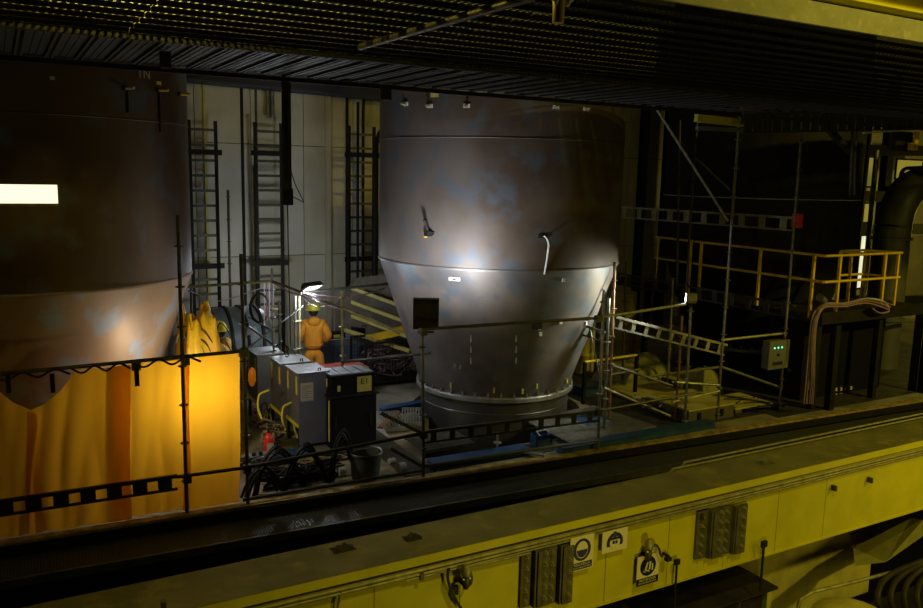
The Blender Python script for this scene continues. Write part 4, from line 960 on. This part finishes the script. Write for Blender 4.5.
# yellow edged stair behind, dropping to the right
st = thing('stair', 'dark stair with yellow edged treads between wall and middle vessel', 'stair', at(370,330,y=16.8))
for k in range(4):
    a = at(338+k*2, 272+k*15, y=17.4-k*.25); d = V((2.6, -1.9, -.10))
    a = at(352 if k<3 else 345, 288+k*14, y=17.2-k*.2); b_ = at(410, 309+k*14, y=15.4-k*.2)
    MB().beam(a, b_, .06, .07).build('tread_edge', M['yelold'], st)
    MB().beam(a+V((.06,.08,-.05)), b_+V((.06,.08,-.05)), .10, .04).build('tread', M['brown'], st)
a = at(340,300,y=17.6); 
solid('brown_partition', MB().add([at(335,305,y=17.7),at(335,352,y=17.7),at(420,352,y=15.9),at(420,270,y=15.9),at(355,278,y=17.5)], [(0,1,2,3,4)]).add([V(at(335,305,y=17.7))+V((0,.1,0)),V(at(420,270,y=15.9))+V((0,.1,0)),V(at(420,352,y=15.9))+V((0,.1,0))],[(0,1,2)]), M['brown'], 'dark brown partition under the yellow edged stair', 'partition')

# ---------------------------------------------------------------- floor around the middle vessel
def blue_beam(a, b, w, h, label): return solid('blue_beam', MB().beam(a, b, w, h).beam(V(a)+V((0,0,h/2)), V(b)+V((0,0,h/2)), w*1.6, .012).beam(V(a)-V((0,0,h/2)), V(b)-V((0,0,h/2)), w*1.6, .012), M['blue'], label, 'beam', 'blue beams on the floor')
def fz_(px, py, z=.08): return at(px, py, z=z)
blue_beam(fz_(381,412), fz_(426,404), .12, .14, 'blue steel beam on the floor behind the black enclosure, left of the vessel')
blue_beam(fz_(430,465,.07), fz_(526,449,.07), .16, .10, 'blue steel beam on the floor in front of the middle vessel')
blue_beam(fz_(560,450,.07), fz_(712,423,.07), .14, .10, 'long blue steel beam along the floor edge right of the vessel')
blue_beam(fz_(578,391,.1), fz_(612,385,.1), .2, .16, 'short blue beam just right of the vessel flange')
solid('steel_strip', MB().beam(fz_(523,452,.05), fz_(545,455,.05), .10, .02).beam(fz_(360,487,.03), fz_(408,479,.03), .05, .02), M['flange'], 'bright steel strip on the floor edge before the vessel', 'strip')
jk = thing('screw_jack', 'pale screw jack standing on the floor before the vessel', 'jack', fz_(497,455,0))
MB().tube((0,0,0),(0,0,.36),.020,8).build('stem', M['flange'], jk, local=True)
for z in (.01,.20): MB().lathe([(.001,0),(.07,0),(.07,.012),(.02,.03),(.001,.03)], 10, c=(0,0,z)).build('collar', M['flange'], jk, local=True)
bc = thing('blue_crate', 'small blue crate on the floor before the vessel skirt', 'crate', fz_(541,445,0))
MB().box((-.16,-.1,0),(.16,.1,.03)).build('base', M['blue'], bc, local=True)
for (a_,b_) in (((-.16,-.1),(.16,-.09)),((-.16,.09),(.16,.1)),((-.16,-.1),(-.15,.1)),((.15,-.1),(.16,.1))): MB().box((*a_,.03),(*b_,.20)).build('side', M['blue'], bc, local=True)
MB().path([(-.1,-.1,.2),(-.1,0,.25),(.1,0,.25),(.1,-.1,.2)],.008,6).build('handle', M['white'], bc, local=True)
def gpanel(px, py, w, d, rz, label, z=.06, m='grate', group='gratings on the floor'):
    p = at(px, py, z=z); t = thing('floor_grating', label, 'grating', (p.x,p.y,z), rz, group)
    mb = MB(); n = int(w/.045)
    for i in range(n+1): mb.box((i*w/n-.012,0,0),(i*w/n+.012,d,.03))
    mb.build('bars', M[m], t, local=True)['kind'] = 'stuff'
    for y_ in (0,d): MB().box((0,y_-.02,-.02),(w,y_+.02,.03)).build('frame_bar', M[m], t, local=True)
    return t
gpanel(572,444,.75,1.25,0,'pale floor grating touching the vessel skirt on its right')
gpanel(612,438,1.1,1.5,.12,'ribbed floor grating between the guardrail post and the blue beam')
gpanel(425,452,.9,.75,0,'dark floor grating left of the vessel skirt','' or .05,'gratd')
gpanel(386,430,.4,1.0,-.25,'bright metal sheet leaning on the floor left of the vessel',.08)
gpanel(402,424,.35,.9,-.45,'second bright metal sheet on the floor left of the vessel',.12)
solid('red_strip', MB().beam(fz_(380,428,.2), fz_(398,412,.2), .10, .02), M['rust'], 'rust red strip among the metal sheets left of the vessel', 'strip')
bt = heap('cloth', fz_(590,424,0), .75, .7, .16, 'blue', 'crumpled blue cloth on the floor right of the vessel', 'cloth', 4, 18)
yr = thing('barrier', 'low barrier with orange top bar right of the vessel', 'barrier', fz_(637,400,0))
a = at(585,362,y=12.4); b = at(637,355,y=12.3)
MB().tube(a, b, .026).build('top_bar', M['yelr'], yr)
for q in (a,b): MB().box((q.x-.03,q.y-.03,0),(q.x+.03,q.y+.03,q.z)).build('post', M['black'], yr)
# olive covers and yellow crates beyond the bay
heap('cloth_cover', at(658,388,z=0)+V((0,.6,0)), 1.7, 1.2, .62, 'olive', 'yellow olive cloth cover heaped behind the low scaffold bay', 'cover', 6)
heap('cloth_cover', at(716,398,z=0)+V((.15,.5,0)), .6, .6, .6, 'olive', 'small olive cloth heap beside the tall scaffold post', 'cover', 9)
def slab(px, py, w, d, h, label, m='yelold'):
    p = at(px, py, z=0); t = thing('floor_crate', label, 'crate', p, 0, 'yellow crates on the floor')
    MB().box((0,0,0),(w,d,h)).build('body', M['brown'], t, local=True); MB().box((-.02,-.02,h),(w+.02,d+.02,h+.03)).build('lid', M[m], t, local=True)
    for x in (w*.2,w*.7): MB().box((x,-.03,h*.3),(x+.06,-.0,h*.8)).build('latch', M['dark'], t, local=True)
slab(640,405,1.2,1.2,.10,'flat yellow lidded crate behind the bay, left one'); slab(688,425,1.15,1.1,.25,'flat yellow lidded crate at the foot of the tall scaffold post')
slab(735,414,1.0,.8,.08,'thin yellow lidded crate right of the tall scaffold post','yelold'); slab(680,392,1.0,1.0,.2,'yellow lidded crate below the cloth cover, back one')
tangle(at(690,412,z=0)+V((-.3,.2,.0)), .6, .5, .28, 12, 'cabley', 'yellowish cables on the floor under the low scaffold bay', .016, 12)
tangle(at(765,412,z=0)+V((0,.4,0)), .7, .4, .12, 12, 'cable', 'dark cables on the floor beside the right scaffold post', .018, 13)
p = at(640,340,y=14.5)
for i, (px, py, r, hgt) in enumerate(((618,385,.22,1.3),(655,372,.3,1.7))):
    p = at(px, py, z=0)+V((.0,1.2,0)); solid('drum', MB().lathe([(.001,0),(r,0),(r,hgt*.33),(r+.012,hgt*.34),(r,hgt*.35),(r,hgt*.66),(r+.012,hgt*.67),(r,hgt*.68),(r,hgt),(.001,hgt)], 20, c=tuple(p)), M['yelold'], ('narrow yellow drum behind the orange barred barrier','wide yellow drum behind the olive cloth cover')[i], 'drum', 'yellow drums')

# ---------------------------------------------------------------- right side: platform, handrails, box, ducts, cables
PX = 13.65; PZ = 1.85; TZ = 3.03
pf = thing('platform', 'dark raised platform with yellow handrails in front of the right vessel', 'platform', (15,10.6,0))
MB().box((13.6,10.1,PZ-.12),(17.2,11.6,PZ)).box((13.6,11.6,PZ-.12),(14.25,16.5,PZ)).build('deck_plate', M['dark2'], pf)
MB().box((13.6,10.05,PZ-.14),(17.2,10.1,PZ+.10)).build('toe_plate', M['dark'], pf)
for x, y in ((13.7,10.2),(15.6,10.2),(17.0,10.2),(13.7,15)): MB().box((x-.06,y-.06,0),(x+.06,y+.06,PZ-.12)).build('column', M['dark'], pf)
def hr(name, label, pts, closed=False):
    t = thing(name, label, 'handrail', V((pts[0][0], pts[0][1], PZ)), 0, 'yellow handrails')
    for (x0,y0),(x1,y1) in zip(pts, pts[1:]):
        for z in (TZ, TZ-.5): MB().tube((x0,y0,z),(x1,y1,z), .026).build('rail', M['yelr'], t)
    return t
def hposts(t, pts): 
    for x, y in pts: MB().box((x-.025,y-.025,PZ-.05),(x+.025,y+.025,TZ)).build('post', M['yelr'], t)
t = hr('handrail', 'yellow handrail turning the corner in front of the right vessel', [(13.65,13.5),(13.62,10.1),(15.98,10.1)])
def XY(px, py, z): p = at(px, py, z=z); return (p.x, p.y)
hposts(t, [(13.62,10.35),(13.64,11.65),(13.65,13.3),(14.05,10.1),(15.45,10.1)])
t = hr('handrail', 'yellow handrail box at the right end of the platform', [(14.95,10.75),(15.75,10.75),(15.9,10.1)])
hposts(t, [(14.95,10.75),(15.3,10.75),(15.75,10.75),(15.9,10.12)])
MB().tube((14.95,10.75,TZ),(14.95,10.1,TZ),.026).build('rail', M['yelr'], t)
t = hr('handrail', 'orange yellow handrail in the shade left of the tall scaffold', [(13.68,14.8),(13.68,13.6)]); hposts(t, [(13.68,14.7),(13.68,13.65)])
# second dim walkway rails
# control box with green lights
c = at(770,342,y=10.3); d_ = at(786,367,y=10.3)
cb = thing('control_panel', 'grey control box with three green lights on the scaffold post', 'control box', (c.x,10.3,d_.z))
W, Hh = d_.x-c.x, c.z-d_.z
MB().box((0,0,0),(W,.16,Hh)).build('box', M['cab'], cb, local=True); MB().box((-.01,-.012,-.01),(W-.03,0,Hh+.01)).build('door', M['cab'], cb, local=True)
for k in range(3): MB().lathe([(.001,-.012),(.014,-.010),(.016,0)], 10, c=(W*(.25+k*.2),-.012,Hh*.76), axis='y').build('indicator_light', M['led'], cb, local=True)
MB().box((W*.42,-.02,Hh*.45),(W*.55,-.012,Hh*.55)).build('switch', M['dark'], cb, local=True); MB().box((W*.2,-.016,Hh*.12),(W*.75,-.012,Hh*.25)).build('label_strip', M['dark2'], cb, local=True)
MB().box((W,.02,-.02),(W+.08,.12,Hh)).build('side_unit', M['yelold'], cb, local=True)
# leaning silver tube and dark leg behind
solid('silver_pipe', MB().tube(at(790,368,y=11.0), at(808,404,y=10.9), .07, 14), M['silver'], 'silver pipe leaning on the floor right of the control box', 'pipe')
solid('silver_pipe', MB().tube(at(897,376,y=11.8), at(925,405,y=11.6), .12, 14), M['silver'], 'silver pipe slanting down at the right edge', 'pipe')
p = at(823,299,y=10.2)
can = MB().tube(p+V((-.10,0,.04)), p+V((.10,.05,-.06)), .075, 16); solid('lamp_can', can, M['silver'], 'silver cylindrical lamp lying on the platform corner', 'lamp')
rg = random.Random(3)
for k in range(9):
    o = rg.uniform(-3,3); o2 = rg.uniform(-2,2); dy = k*.012
    y0 = 9.98-dy
    cable('cable', [at(808+o*1.5,404,y=9.9), at(810+o*1.4,380,y=y0), at(812+o,345,y=y0), at(815+o,318,y=y0), at(824+o,306+o2,y=y0), at(845,305+o2,y=y0), at(866,301+o2*1.4,y=y0), at(884,305+o2*2,y=y0)]
          + ([at(905,312+o2*2,y=y0+.6), at(930,317+o2,y=y0+1.2)] if k % 2 else [at(889,311,y=y0), at(880,313,y=y0), at(872,308,y=y0)]), .014, ('cablep','cablep','cablew','cabley')[k%4] if k<6 else 'cablep', 'mauve cable hanging over the platform edge and running off to the right' if k % 2 else 'mauve cable hanging over the platform edge and coiling at the handrail', 'mauve cables over the platform')
# elbow duct
dct = thing('duct', 'large dark grey duct with an elbow at the right edge', 'duct', (18.7,12,0))
c0 = at(893,230,y=12); pts = [V((c0.x,12,-.3)), V((c0.x,12,2)), V((c0.x,12,c0.z+.1))]
for k in range(1,9):
    a = k/8*PI/2; pts.append(V((c0.x+1.0-1.0*math.cos(a), 12, c0.z+.1+1.0*math.sin(a))))
pts.append(pts[-1]+V((2.5,0,0)))
MB().path(pts[:3], .40, 28).build('riser', M['duct'], dct); MB().path(pts[2:], .40, 28).build('elbow', M['duct'], dct)
for z in (1.2,c0.z-.2): MB().lathe([(.40,-.03),(.45,-.025),(.45,.025),(.40,.03)], 28, c=(c0.x,12,z)).build('flange', M['duct'], dct)
# black machine below the platform with small yellow windows
km = thing('switchgear', 'black switchgear under the platform with small yellow lit squares', 'machine', (14.6,10.9,0))
MB().box((14.0,10.7,0),(16.6,11.6,1.75)).build('body', M['black'], km)
rg = random.Random(5)
for i in range(11):
    q = at(831+(i%6)*5.0, (396 if i < 6 else 390)-((i%6)*0.5), y=10.68)
    MB().box((q.x-.028,10.67,q.z-.035),(q.x+.028,10.70,q.z+.035)).build('yellow_square', M['yelr'], km)
for k, x in enumerate((14.0,17.05)):
    solid('steel_column', MB().box((x-.07,9.95,0),(x+.07,10.02,1.69)).box((x-.01,10.02,0),(x+.01,10.12,1.69)), M['dark'], ('black steel column under the left platform end','black steel column under the right platform end')[k], 'column')
# far wall pieces; the yellow panes glow in place of lit wall

def lit_window(n, px0, py0, px1, py1, y, m, bars):
    a = at(px0, py1, y=y); b = at(px1, py0, y=y)
    w = solid('window_%d' % n, MB().box((a.x-.06,y,a.z-.06),(b.x+.06,y+.05,a.z)).box((a.x-.06,y,b.z),(b.x+.06,y+.05,b.z+.06)).box((a.x-.06,y,a.z),(a.x,y+.05,b.z)).box((b.x,y,a.z),(b.x+.06,y+.05,b.z)), M['dark'], kind='structure')
    k = bars
    for i in range(k):
        MB().box((a.x+(b.x-a.x)*i/k+.01,y+.01,a.z),(a.x+(b.x-a.x)*(i+1)/k-.01,y+.03,b.z)).build('pane', M[m], w)
lit_window(1, 854, 236, 871, 288, 18.4, 'winlit', 2)
lit_window(2, 862, 158, 876, 186, 18.6, 'wallglow', 1)
lit_window(3, 896, 161, 923, 178, 18.6, 'wallglow', 3)
lit_window(4, 856, 204, 872, 222, 18.5, 'wallglow', 2)
# dark steelwork far right
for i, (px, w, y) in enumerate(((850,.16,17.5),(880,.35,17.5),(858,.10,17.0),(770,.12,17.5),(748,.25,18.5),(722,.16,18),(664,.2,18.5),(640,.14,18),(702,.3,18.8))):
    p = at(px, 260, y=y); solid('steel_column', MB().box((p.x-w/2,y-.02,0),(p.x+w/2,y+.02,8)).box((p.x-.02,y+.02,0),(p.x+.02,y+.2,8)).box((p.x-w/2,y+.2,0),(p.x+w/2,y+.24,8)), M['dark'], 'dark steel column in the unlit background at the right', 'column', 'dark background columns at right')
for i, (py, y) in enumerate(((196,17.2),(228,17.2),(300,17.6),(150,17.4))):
    a = at(845, py, y=y); b = at(935, py+1, y=y); solid('steel_beam', MB().beam(a, b, .2, .35), M['dark'], ('dark cross beam between the glowing yellow patches of far wall, second from the top','dark cross beam right above the brightest window','dark cross beam below the brightest window','topmost dark cross beam at the far right')[i], 'beam', 'dark cross beams at the far right')
lf = at(887,158,y=13.5)
yb_ = thing('hoist_block', 'dark hoist block with yellow post hanging at the upper right', 'hoist', at(905,140,y=9.6))
MB().box(tuple(at(895,150,y=9.5)), tuple(at(912,133,y=9.65))).build('block', M['dark2'], yb_)
MB().box(tuple(at(914,150,y=9.4)), tuple(at(917,132,y=9.45))).box(tuple(at(910,150,y=9.4)), tuple(at(913,143,y=9.45))).build('post', M['yelr'], yb_)
solid('pipe', MB().path(spline([at(901,185,y=13), at(901,175,y=13), at(905,169,y=13), at(915,168,y=13), at(935,167,y=13)]), .05, 8), M['tubed'], 'bent dark pipe above the duct elbow', 'pipe')
solid('pipe', MB().tube(at(877,150,y=12.9), V((*at(872,208,y=12.9).xy,0)), .06, 10), M['tube'], 'grey upright pipe beside the far window', 'pipe')
solid('pipe', MB().tube(at(853,116,y=9.6), at(850,195,y=9.6), .025, 8).tube(at(856,116,y=9.66), at(854,195,y=9.66), .025, 8), M['tubed'], 'pair of dim tubes hanging before the right vessel', 'pipe')
solid('bracket_arm', MB().beam(at(820,120,y=9.65), at(850,152,y=9.65), .08, .10), M['dark2'], 'dark diagonal arm under the truss beam', 'bracket')
